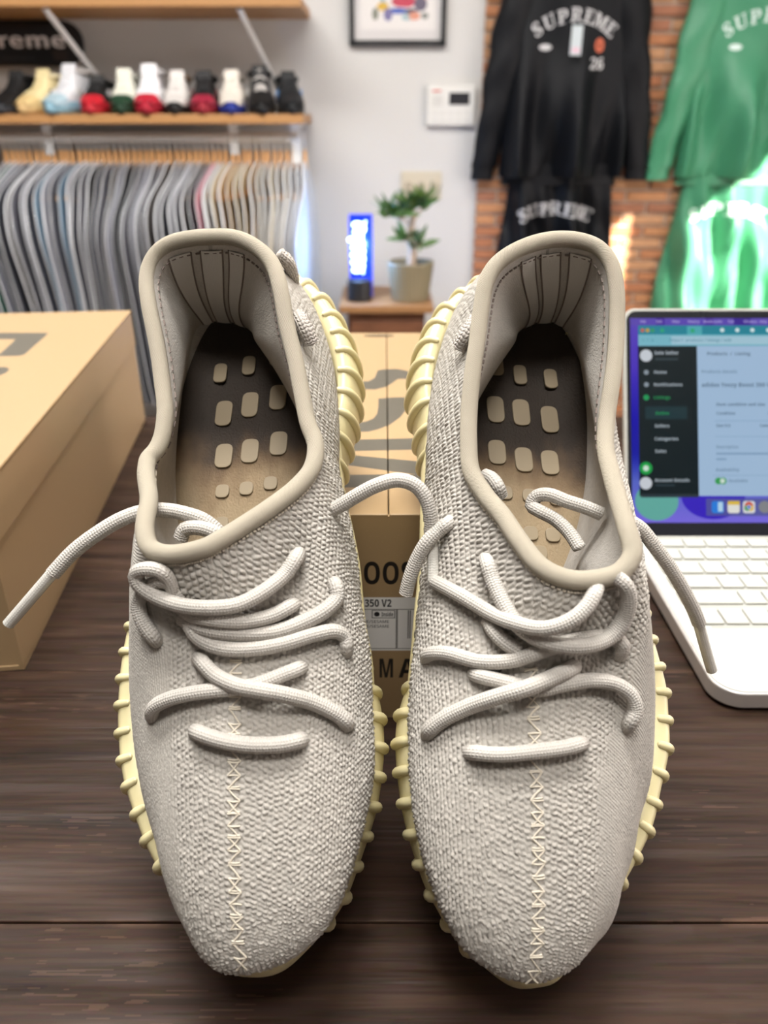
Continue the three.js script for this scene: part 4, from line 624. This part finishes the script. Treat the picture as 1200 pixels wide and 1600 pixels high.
// ---- hangers with sleeved shirts
{
  const clear = std(lin(0.96, 0.97, 1.0), 0.12, { transmission: 1, thickness: 0, ior: 1.4 }), hangM = std(lin(0.85, 0.46, 0.18), 0.45), hookM = std(lin(0.85, 0.84, 0.82), 0.3, { metalness: 0.2 });
  const fold = dataTex(64, 128, (x, y) => { const q = 0.5 + 0.5 * (tnoise(x * 6, y * 3, 6, 111) - 0.5) + 0.3 * (tnoise(x * 16, y * 8, 16, 112) - 0.5); return [q, q, q]; });
  // outline of half a shirt: depth from the rail (towards the viewer) against drop
  const prof = [[0.0, 0.028], [0.05, 0.034], [0.14, 0.062], [0.23, 0.105], [0.285, 0.155], [0.315, 0.23], [0.305, 0.33], [0.285, 0.45], [0.275, 0.60], [0.27, 0.74], [0.268, 0.80]];
  const pc = new THREE.CatmullRomCurve3(prof.map(([a, b]) => V3(a, -b, 0)));
  const slab = (th, grow, k) => gridGeo(48, 25, (i, j) => {
    // i goes round the section (front edge rounded), j down the shirt
    const t = j / 24, p = pc.getPoint(0.0 + t), half = p.x + grow + (0.012 * Math.sin(7 * t + k * 2.1) + 0.02 * (hash(k, 77) - 0.5)) * t, a = i / 48 * Math.PI * 2, c = Math.cos(a), s = Math.sin(a);
    const z = Math.sign(c) * Math.pow(Math.abs(c), 0.35) * half, x = Math.sign(s) * Math.pow(Math.abs(s), 0.6) * (th / 2 + grow * 0.4) * (0.5 + 0.5 * Math.min(1, t * 4)), wave = (0.012 * Math.sin(5 * t + k * 0.25 + z * 6) + 0.007 * Math.sin(13 * z + k * 0.2 + 4 * t)) * smooth(0, 0.4, t);
    return [x + wave, p.y - (grow > 0 ? -0.004 : 0), z];
  }, true);
  const shirts = [], covers = []; for (let k = 0; k < 50; k++) { shirts.push(slab(0.0085, 0, k)); covers.push(slab(0.0105, 0.004, k)); }
  const seamM = std(lin(0.86, 0.88, 0.92), 0.4, { transmission: 0.15, thickness: 0 });
  const seams = Array.from({ length: 50 }, (_, i) => i).map((k) => tube(Array.from({ length: 22 }, (_, j) => { const t = j / 21, p = pc.getPoint(t); return V3((0.012 * Math.sin(5 * t + k * 0.25 + 6 * p.x) + 0.007 * Math.sin(13 * p.x + k * 0.2 + 4 * t)) * smooth(0, 0.4, t) + (hash(k, 5) - 0.5) * 0.006, p.y + 0.004, p.x + 0.007 + (0.012 * Math.sin(7 * t + k * 2.1) + 0.02 * (hash(k, 77) - 0.5)) * t); }), 0.0011 + 0.0020 * hash(k, 6), 6, 0.02));
  const arm = tube([V3(0, -0.030, 0.20), V3(0, -0.018, 0.12), V3(0, 0.006, 0.04), V3(0, 0.022, 0), V3(0, 0.006, -0.04), V3(0, -0.018, -0.12), V3(0, -0.030, -0.20)], 0.0075, 8, 0.02).scale(0.3, 1, 1).translate(0, -0.140, 0);
  const neck = new THREE.CylinderGeometry(0.0055, 0.0065, 0.060, 10).translate(0, -0.064, 0);
  const hook = tube([V3(0, -0.034, 0), V3(0, -0.015, 0.004), V3(0, 0.0, 0.018), V3(0, 0.016, 0.012), V3(0, 0.021, 0), V3(0, 0.014, -0.015)], 0.0026, 6, 0.006);
  const proto = thing('clothes_hanger', 'wooden hanger with a pale hook on the chrome rail', 'hanger', [0, 0, 0], 0, 'hangers on the clothes rail');
  mesh('arms', mergeGeometries([arm, neck]), hangM, proto); mesh('hook', hook, hookM, proto);
  const pal = { green: [0.02, 0.12, 0.08], grey: [0.15, 0.15, 0.17], mid: [0.06, 0.064, 0.08], pale: [0.38, 0.39, 0.44], dark: [0.05, 0.055, 0.065], black: [0.012, 0.014, 0.016], blue: [0.22, 0.36, 0.46], taupe: [0.13, 0.115, 0.10], pink: [0.90, 0.30, 0.38], tan: [0.85, 0.62, 0.30], cream: [0.90, 0.79, 0.55], white: [0.88, 0.88, 0.86], ice: [0.66, 0.76, 0.86] };
  const mat = {}; for (const k in pal) mat[k] = std(lin(...pal[k]), 0.9, { bumpMap: fold, bumpScale: 0.004 });
  const word = { green: 'dark green', grey: 'grey', mid: 'slate grey', pale: 'pale grey', dark: 'charcoal', black: 'black', blue: 'dusty blue', taupe: 'brownish grey', pink: 'pink', tan: 'tan', cream: 'cream', white: 'white', ice: 'icy white' };
  const order = 'mid green pale grey mid taupe grey pale mid blue pale grey blue pale mid grey black mid grey taupe pale black dark grey pale mid grey taupe mid dark pale grey taupe dark pink white cream tan tan cream cream tan cream white cream white cream white white ice'.split(' ');
  const seenCount = {}; for (const c of order) seenCount[c] = (seenCount[c] ?? 0) + 1;
  const ones = ['', 'first', 'second', 'third', 'fourth', 'fifth', 'sixth', 'seventh', 'eighth', 'ninth', 'tenth', 'eleventh', 'twelfth', 'thirteenth', 'fourteenth', 'fifteenth', 'sixteenth', 'seventeenth', 'eighteenth', 'nineteenth'];
  const ordinal = (n) => n < 20 ? ones[n] : n % 10 ? ['', '', 'twenty', 'thirty', 'forty', 'fifty'][Math.floor(n / 10)] + '-' + ones[n % 10] : ['', '', 'twentieth', 'thirtieth', 'fortieth', 'fiftieth'][n / 10];
  order.forEach((c, i) => {
    const x = -1.275 + i * 0.0206 + (hash(i, 7) - 0.5) * 0.004, turn = (hash(i, 8) - 0.5) * 0.02, nth = ordinal(order.length - i);
    const hg = i ? proto.clone() : proto; if (i) { hg.name = numbered('clothes_hanger'); scene.add(hg); } hg.position.set(x, 0.213, -2.85); hg.rotation.y = turn;
    hg.userData.label = 'wooden hanger of the ' + word[c] + ' shirt, ' + nth + ' from the rail\'s right end';
    const t = thing('sleeved_shirt', seenCount[c] === 1 ? 'the only ' + word[c] + ' shirt in a clear plastic sleeve on the rail' : word[c] + ' shirt in a clear sleeve, ' + nth + ' from the right end of the rail', 'shirt', [x, 0.213 - 0.045, -2.85], turn, 'sleeved shirts on the clothes rail');
    mesh('shirt', shirts[i], mat[c], t); const bag = mesh('sleeve_bag', covers[i], clear, t, 'clear plastic sleeve'); mesh('bag_seam', seams[i], seamM, bag);
  });
}
{
  // ---- framed print
  const cx = 0.047, cy = 0.74, w = 0.330, h = 0.486, f = 0.017, t = thing('picture_frame', 'thin black frame with a colourful print on white, on the wall right of the shelves', 'picture', [cx, cy, -3.1]);
  mesh('frame', mergeGeometries([box(w, f, 0.024, 0, -h / 2 + f / 2, 0.013, 0.002), box(w, f, 0.024, 0, h / 2 - f / 2, 0.013, 0.002), box(f, h, 0.024, -w / 2 + f / 2, 0, 0.013, 0.002), box(f, h, 0.024, w / 2 - f / 2, 0, 0.013, 0.002)]), M_black, t);
  mesh('mount', box(w - 2 * f, h - 2 * f, 0.004, 0, 0, 0.006), std(lin(0.72, 0.70, 0.70), 0.8), t);
  const art = canvasTex(512, 768, (g, W2, H2) => {
    g.fillStyle = '#e9e6e4'; g.fillRect(0, 0, W2, H2);
    const cols = ['#c8485e', '#d9b34a', '#5064b4', '#8a86b8', '#b9a090', '#d99a7a', '#7d7f74', '#4a4450', '#9fb8c0', '#c06a5a', '#6a7a58'];
    const bl = [[0.30, 0.90, '#d9b34a', 40, 24], [0.55, 0.86, '#c8485e', 70, 30], [0.62, 0.86, '#c8485e', 55, 32], [0.80, 0.88, '#6b6478', 44, 40], [0.50, 0.935, '#4a62b8', 80, 16], [0.68, 0.945, '#4a4a60', 40, 20], [0.20, 0.96, '#8a8d80', 22, 34], [0.37, 0.965, '#7f7aa8', 30, 36], [0.62, 0.985, '#a9c2c8', 36, 20], [0.72, 0.975, '#dd9a82', 40, 24], [0.86, 0.975, '#8d908a', 26, 18]];
    for (let i = 0; i < 60; i++) { g.fillStyle = cols[Math.floor(hash(i, 1, 5) * cols.length)]; g.beginPath(); g.ellipse(W2 * (0.15 + 0.7 * hash(i, 2, 5)), H2 * (0.08 + 0.72 * hash(i, 3, 5)), 14 + 34 * hash(i, 4, 5), 12 + 24 * hash(i, 5, 5), hash(i, 6, 5) * 3, 0, 7); g.fill(); }
    for (const [x, y, c, a, b] of bl) { g.fillStyle = c; g.beginPath(); g.ellipse(W2 * x, H2 * (0.06 + (y - 0.02) * 0.88), a, b, 0, 0, 7); g.fill(); }
  });
  mesh('print', box(w - 0.075, h - 0.085, 0.002, 0, 0.006, 0.0085), std(0xffffff, 0.7, { map: art }), t);
  mesh('pane', box(w - 2 * f, h - 2 * f, 0.002, 0, 0, 0.016), std(0xffffff, 0.02, { transmission: 1, thickness: 0 }), t);
  partNames(t);
  // ---- alarm keypad and socket plate
  const k = thing('alarm_keypad', 'white wall keypad with a small dark screen, beside the black tracksuit', 'keypad', [0.237, 0.315, -3.1]);
  mesh('case', box(0.172, 0.128, 0.026, 0, 0, 0.013, 0.006), std(lin(0.72, 0.71, 0.68), 0.4), k); mesh('screen', box(0.072, 0.038, 0.003, 0.029, 0.022, 0.0262, 0.001), std(lin(0.03, 0.03, 0.035), 0.2), k, 'dark display');
  mesh('speaker_slot', mergeGeometries([0, 1, 2, 3].map((i) => box(0.036, 0.002, 0.002, -0.048, 0.026 - i * 0.008, 0.0262))), std(lin(0.45, 0.44, 0.42), 0.6), k);
  mesh('badge', box(0.030, 0.006, 0.002, -0.052, 0.046, 0.0262), std(lin(0.6, 0.12, 0.10), 0.5), k, 'small red badge');
  for (let r = 0; r < 2; r++) for (let c = 0; c < 5; c++) mesh('button', box(0.018, 0.010, 0.003, -0.056 + c * 0.028, -0.022 - r * 0.022, 0.0265, 0.001), std(lin(0.66, 0.65, 0.62), 0.5), k);
  partNames(k);
  const s = thing('socket_plate', 'cream triple socket plate on the wall above the potted plant', 'socket', [0.137, 0.052, -3.1]);
  const cream = std(lin(0.60, 0.54, 0.42), 0.5), cream2 = std(lin(0.50, 0.43, 0.32), 0.5);
  mesh('plate', box(0.150, 0.098, 0.008, 0, 0, 0.004, 0.003), cream, s);
  for (const x of [-0.046, 0, 0.046]) { const u = mesh('insert', new THREE.CylinderGeometry(0.0165, 0.0165, 0.004, 24).rotateX(Math.PI / 2).translate(x, 0, 0.0085), cream2, s); mesh('slot', mergeGeometries([box(0.003, 0.010, 0.001, x - 0.006, 0.002, 0.0106), box(0.003, 0.010, 0.001, x + 0.006, 0.002, 0.0106)]), M_black, u); }
  partNames(s);
}
{
  // ---- small wooden stand with the glowing sign and the plant
  const y = -0.283, t = thing('side_stand', 'small brown wooden stand carrying the blue sign and the plant', 'stand', [0.008, y, -2.775]);
  const wood = std(lin(0.46, 0.24, 0.10), 0.5, { map: grain, bumpMap: grain, bumpScale: 0.0004 }), dark = std(lin(0.24, 0.10, 0.05), 0.5, { map: grain });
  mesh('top', new RoundedBoxGeometry(0.318, 0.026, 0.35, 2, 0.004).translate(0, -0.013, 0), wood, t);
  mesh('cabinet', box(0.262, 0.61, 0.30, 0, -0.331, -0.012), dark, t, 'darker red-brown body');
  const d = mesh('door', box(0.240, 0.54, 0.016, 0, -0.325, 0.146, 0.003), dark, t); mesh('knob', new THREE.SphereGeometry(0.010, 14, 10).translate(0.09, -0.30, 0.162), M_chrome, d);
  mesh('foot', mergeGeometries([[-1, -1], [1, -1], [-1, 1], [1, 1]].map(([a, b]) => box(0.03, 0.032, 0.03, a * 0.11, -0.651, -0.012 + b * 0.12))), dark, t); partNames(t);
  // sign
  const n = thing('glowing_sign', 'blue acrylic sign with white glowing script on a round black base', 'sign', [-0.084, y, -2.69]);
  mesh('base', new THREE.LatheGeometry([[0, 0], [0.040, 0], [0.042, 0.004], [0.041, 0.066], [0.038, 0.070], [0, 0.070]].map(([a, b]) => new THREE.Vector2(a, b)), 32), M_black, n);
  mesh('panel', box(0.078, 0.27, 0.006, 0.006, 0.140, -0.030, 0.002), new THREE.MeshPhysicalMaterial({ color: lin(0.01, 0.03, 0.55), roughness: 0.15, emissive: lin(0.004, 0.03, 0.62), emissiveIntensity: 0.55 }), n, 'deep blue edge-lit panel');
  const pts = []; for (let i = 0; i <= 90; i++) { const q = i / 90, a = q * Math.PI * 2 * 7; pts.push(V3(-0.004 + (0.017 + 0.004 * Math.sin(5 * q) + (q > 0.82 ? 0.008 : 0)) * Math.cos(a) + (Math.abs(q - 0.62) < 0.03 ? -0.014 : 0) + 0.006 * smooth(0.7, 1, q), 0.085 + 0.170 * q + 0.012 * Math.sin(a), -0.018)); }
  mesh('script', tube(pts, 0.0034, 8, 0.004), new THREE.MeshStandardMaterial({ color: 0xffffff, emissive: lin(0.55, 0.85, 1.0), emissiveIntensity: 3.2 }), n, 'white-blue glowing tube bent into script');
  mesh('standoff', mergeGeometries([0.09, 0.17, 0.25].map((v) => new THREE.CylinderGeometry(0.003, 0.003, 0.014, 8).rotateX(Math.PI / 2).translate(0, v, -0.024))), M_black, n); partNames(n);
  const pl = new THREE.PointLight(lin(0.25, 0.5, 1.0), 0.25, 0, 2); pl.position.set(-0.086, y + 0.17, -2.66); pl.shadow.radius = 1.5; scene.add(pl);
  // plant
  const p = thing('potted_plant', 'leafy green plant with a pale trunk in a ribbed beige pot', 'plant', [0.090, y, -2.70]);
  const prof = [[0, 0], [0.054, 0], [0.058, 0.004], [0.062, 0.04], [0.070, 0.112], [0.074, 0.122], [0.072, 0.128], [0.066, 0.127], [0.062, 0.112], [0, 0.110]];
  const pot = new THREE.LatheGeometry(prof.map(([a, b]) => new THREE.Vector2(a * 1.08, b)), 120), pp = pot.attributes.position;
  for (let i = 0; i < pp.count; i++) { const x = pp.getX(i), z = pp.getZ(i), r = Math.hypot(x, z), yy = pp.getY(i); if (r > 0.056 && yy > 0.006 && yy < 0.118) { const k = 1 + 0.022 * Math.cos(Math.atan2(z, x) * 30); pp.setX(i, x * k); pp.setZ(i, z * k); } } pot.computeVertexNormals();
  mesh('pot', pot, std(lin(0.25, 0.21, 0.135), 0.3), p, 'ribbed glazed beige pot');
  mesh('soil', new THREE.CylinderGeometry(0.061, 0.061, 0.006, 32).translate(0, 0.110, 0), std(lin(0.07, 0.045, 0.03), 1), p);
  const bark = std(lin(0.48, 0.36, 0.27), 0.9), trunk = mesh('trunk', tube([V3(0, 0.10, 0), V3(0.006, 0.15, 0), V3(-0.002, 0.21, 0.004), V3(0.004, 0.27, 0)], 0.013, 10, 0.006, false, 1, true, (x) => 1.35 - 0.6 * x), bark, p);
  const tips = [[0.004, 0.27, 0, 0.02, 0.31, 0.01], [0.0, 0.235, 0, -0.055, 0.285, 0.02], [0.003, 0.25, 0, 0.055, 0.315, 0.0], [0, 0.16, 0, 0.036, 0.185, 0.02], [0, 0.17, 0, -0.025, 0.20, 0.015], [-0.03, 0.26, 0.01, -0.085, 0.275, 0.03], [0, 0.25, 0, -0.015, 0.305, -0.03]];
  for (const q of tips) mesh('branch', tube([V3(...q.slice(0, 3)), V3((q[0] + q[3]) / 2, (q[1] + q[4]) / 2 + 0.006, (q[2] + q[5]) / 2), V3(...q.slice(3))], 0.0042, 7, 0.006, false, 1, true, (x) => 1.2 - 0.5 * x), bark, p);
  const leafG = [0, 1, 2].map((k) => gridGeo(7, 13, (i, j) => { const t2 = j / 12, w = 0.0105 * Math.pow(Math.sin(Math.PI * Math.pow(t2, 0.75)), 0.8), a = i / 6 * 2 - 1; return [a * w, 0.095 * t2 - 0.012 * t2 * t2 * k * 0.6, -0.010 * t2 * t2 * (k + 1) + 0.004 * a * a * Math.sin(Math.PI * t2)]; }));
  const leafM = [[0.07, 0.16, 0.045], [0.10, 0.21, 0.05], [0.15, 0.25, 0.06], [0.05, 0.13, 0.05]].map((c) => std(lin(...c), 0.4, { transmission: 0.3, thickness: 0 }));
  tips.forEach((q, b) => { const num = b < 3 || b === 6 ? 18 : 12; for (let i = 0; i < num; i++) { const az = i * 2.4 + b, el = 0.15 + 1.0 * hash(i, b, 9), dir = V3(Math.cos(az) * Math.cos(el), Math.sin(el), Math.sin(az) * Math.cos(el)), m = mesh('leaf', leafG[(i + b) % 3], leafM[Math.floor(hash(i, b, 10) * 4)], p); const f = 0.55 + 0.45 * hash(i, b, 11); m.position.set(lerp(q[0], q[3], f), lerp(q[1], q[4], f), lerp(q[2], q[5], f)); m.quaternion.setFromUnitVectors(V3(0, 1, 0), dir.normalize()); m.rotateY(hash(i, b, 12) * 6); m.scale.setScalar(0.65 + 0.35 * hash(i, b, 13)); } });
  partNames(p);
}
// ---- two tracksuits on the brick wall: jacket above, trousers below
{
  const cloth = dataTex(128, 128, (x, y) => { const q = 0.5 + 0.5 * (tnoise(x * 40, y * 40, 40, 121) - 0.5); return [q, q, q]; });
  const arc = (g, s, cx, cy, r, span, size, wide) => { const n = s.length; for (let i = 0; i < n; i++) { const a = (i / (n - 1) - 0.5) * span; g.save(); g.translate(cx + Math.sin(a) * r, cy - Math.cos(a) * r); g.rotate(a); g.font = 'bold ' + size + 'px serif'; g.textAlign = 'center'; g.scale(wide, 1); g.fillText(s[i], 0, 0); g.restore(); } };
  const suit = (word, cx, col, ink, dx, rough, tagCol) => {
    const css = '#' + new THREE.Color().setRGB(...col).getHexString();
    const extra = { roughness: rough, specularIntensity: word === 'black' ? 0.45 : 0.8, sheen: word === 'black' ? 0.2 : 0.25, sheenRoughness: 0.4, sheenColor: lin(col[0] * 1.5 + 0.01, col[1] * 1.5 + 0.016, col[2] * 1.5 + 0.028), bumpMap: cloth, bumpScale: 0.0005 };
    const M = std(lin(...col), rough, extra);
    // jacket: local y from hem (0) up to the shoulders (0.72)
    const J = thing('track_jacket', word + (word === 'black' ? ' track jacket with arched white lettering, hung on the brick wall' : ' track jacket with arched white lettering, at the right edge over bright trousers'), 'jacket', [cx, 0.088, -3.05]);
    const print = canvasTex(1024, 1536, (g, W2, H2) => {
      g.fillStyle = css; g.fillRect(0, 0, W2, H2); g.fillStyle = ink;
      const X = (x) => (x / 0.5 + 0.5) * W2, Y = (y) => H2 - y / 0.75 * H2;
      arc(g, 'SUPREME', X(0.0), Y(0.275), 400, 1.22, 118, 0.95);
      g.beginPath(); g.ellipse(X(-0.092), Y(0.400), 44, 20, 0, 0, 7); g.fill();
      g.fillStyle = '#c86a50'; g.beginPath(); g.ellipse(X(0.088), Y(0.405), 34, 44, 0, 0, 7); g.fill(); g.fillStyle = css; g.font = 'bold 40px serif'; g.textAlign = 'center'; g.fillText('R', X(0.088), Y(0.398));
      g.fillStyle = ink; g.font = 'bold 96px sans-serif'; if (word === 'black') g.fillText('26', X(0.083), Y(0.335));
    });
    const hw = (v) => lerp(0.218, 0.175, smooth(0.0, 0.6, v)) - 0.09 * smooth(0.60, 0.74, v);
    const body = gridGeo(120, 60, (i, j) => { const v = j / 59 * 0.74, a = i / 120 * Math.PI * 2, c = Math.cos(a), s = Math.sin(a), w = hw(v) * 1; const x = w * Math.sign(c) * Math.pow(Math.abs(c), 0.8); const f = 1 - smooth(0.15, 0.48, v); const fold = 0.050 * Math.sin(x * 30 + 2.2 * v + dx) * f + 0.020 * Math.sin(x * 66 - 5 * v + 1.7 * dx) * f * f + 0.008 * Math.sin(x * 30 + 16 * v); return [x, v, (s > 0 ? 1 : 0.25) * Math.pow(Math.abs(s), 0.6) * Math.sign(s) * (0.045 - 0.02 * smooth(0.5, 0.74, v)) * (1 - 0.25 * Math.exp(-v * 60)) + (s > 0 ? (fold + 0.035 * f) * Math.pow(s, 0.5) : 0)].map((q, k2) => k2 === 2 && s > 0 ? Math.max(q, 0.006) : q); }, true, (i, j, p) => [p[0] / 0.5 + 0.5, p[1] / 0.75]);
    mesh('body', body, std(0xffffff, rough, { ...extra, map: print }), J, word + ' jacket body with printed lettering');
    mesh('hem_band', gridGeo(80, 6, (i, j) => { const a = i / 80 * Math.PI * 2, q = j / 5, w = 0.214 - 0.01 * Math.sin(Math.PI * q); return [w * Math.sign(Math.cos(a)) * Math.pow(Math.abs(Math.cos(a)), 0.8), -0.028 + 0.034 * q, (Math.sin(a) > 0 ? 1 : 0.2) * 0.038 * Math.sign(Math.sin(a)) * Math.pow(Math.abs(Math.sin(a)), 0.6) + 0.002 * Math.sin(a * 40)]; }, true), M, J);
    for (const sd of [-1, 1]) {
      const A = V3(sd * 0.160, 0.68, 0), B2 = V3(sd * 0.225, 0.34, 0.012), C2 = V3(sd * 0.276, 0.03, 0.005), cv = new THREE.CatmullRomCurve3([A, B2, C2]);
      const sl = mesh('sleeve', gridGeo(36, 44, (i, j) => { const q = j / 43, p = cv.getPoint(q), a = i / 36 * Math.PI * 2, r = lerp(0.082, 0.055, q) * (1 + 0.07 * Math.sin(a * 3 + q * 9 + dx) + 0.07 * Math.sin(q * 26 + 2 * Math.sin(a + dx))); return [p.x + Math.cos(a) * r * 0.82, p.y, p.z + Math.sin(a) * r * 0.45]; }, true), M, J);
      mesh('cuff', gridGeo(36, 5, (i, j) => { const a = i / 36 * Math.PI * 2, q = j / 4, r = 0.040; return [sd * (0.276 + 0.004 * q) + Math.cos(a) * r, 0.032 - 0.045 * q, Math.sin(a) * 0.022 + 0.005]; }, true), M, sl);
    }
    mesh('collar', tube([V3(-0.07, 0.73, 0.01), V3(-0.035, 0.705, 0.035), V3(0, 0.695, 0.042), V3(0.035, 0.705, 0.035), V3(0.07, 0.73, 0.01)], 0.020, 10, 0.008), M, J);
    partNames(J);
    const tg = thing('price_tag', word === 'black' ? 'pale price tag hanging on the chest of the black jacket' : 'black price tag hanging on the chest of the green jacket', 'tag', [cx + (word === 'black' ? -0.004 : 0.065), 0.545, word === 'black' ? -2.945 : -2.925]);
    mesh('card', box(0.036, 0.085, 0.002, 0, -0.0425, 0, 0.0008), std(tagCol, 0.5), tg); mesh('sticker', box(0.026, 0.016, 0.001, 0, -0.070, 0.0013), std(word === 'black' ? lin(0.7, 0.5, 0.6) : lin(0.75, 0.4, 0.26), 0.5), tg); mesh('string', tube([V3(0, -0.004, 0.001), V3(0.002, 0.015, 0), V3(0, 0.03, -0.01)], 0.0008, 5, 0.005), M_black, tg); partNames(tg);
    // trousers
    const Tr = thing('track_trousers', word === 'black' ? 'black track trousers hung below the black jacket' : 'shiny green track trousers in bright sunlight behind the laptop', 'trousers', [cx + 0.01, 0.120, -3.062]);
    const pr2 = canvasTex(512, 1024, (g, W2, H2) => { g.fillStyle = css; g.fillRect(0, 0, W2, H2); g.fillStyle = ink; arc(g, 'SUPREME', W2 * 0.47, H2 * (0.125 + 0.36), 330, 0.72, 64, 1.0); });
    const legs = gridGeo(140, 80, (i, j) => { const v = -j / 79 * 1.0, a = i / 140 * Math.PI * 2, c = Math.cos(a), s = Math.sin(a), w = lerp(0.185, 0.235, smooth(0, 0.5, -v)); const x = w * Math.sign(c) * Math.pow(Math.abs(c), 0.8), g2 = smooth(0.03, 0.2, -v); const fold = 1.8 * (0.020 * Math.sin(x * 42 + 3.5 * v * Math.sin(x * 9 + dx) + dx) + 0.014 * Math.sin(x * 70 + 12 * v + 2 * dx) + 0.008 * Math.sin(26 * v + x * 25)) * lerp(0.3, 1, g2) - 0.03 * Math.exp(-x * x / 0.0006) * smooth(0.25, 0.5, -v); return [x, v, Math.sign(s) * Math.pow(Math.abs(s), 0.55) * (s > 0 ? 0.045 : 0.012) + (s > 0 ? fold * Math.pow(s, 0.4) : 0)].map((q, k2) => k2 === 2 && s > 0 ? Math.max(q, 0.004) : q); }, true, (i, j, p) => [p[0] / 0.5 + 0.5, 1 + p[1] / 1.0], true);
    mesh('legs', legs, std(0xffffff, rough, { ...extra, map: pr2 }), Tr);
    mesh('waistband', gridGeo(140, 6, (i, j) => { const a = i / 140 * Math.PI * 2, q = j / 5; return [0.182 * Math.sign(Math.cos(a)) * Math.pow(Math.abs(Math.cos(a)), 0.8), -0.03 + 0.04 * q, Math.sign(Math.sin(a)) * Math.pow(Math.abs(Math.sin(a)), 0.55) * (Math.sin(a) > 0 ? 0.047 : 0.012) + 0.003 * Math.sin(a * 36)]; }, true), M, Tr);
    partNames(Tr);
  };
  suit('black', 0.635, [0.0045, 0.0052, 0.0075], '#cfcfd2', 0.4, 0.55, lin(0.55, 0.62, 0.66));
  suit('green', 1.272, [0.065, 0.285, 0.155], '#dff2ee', 2.1, 0.42, lin(0.03, 0.03, 0.035));
}
renderer.render(scene, camera);
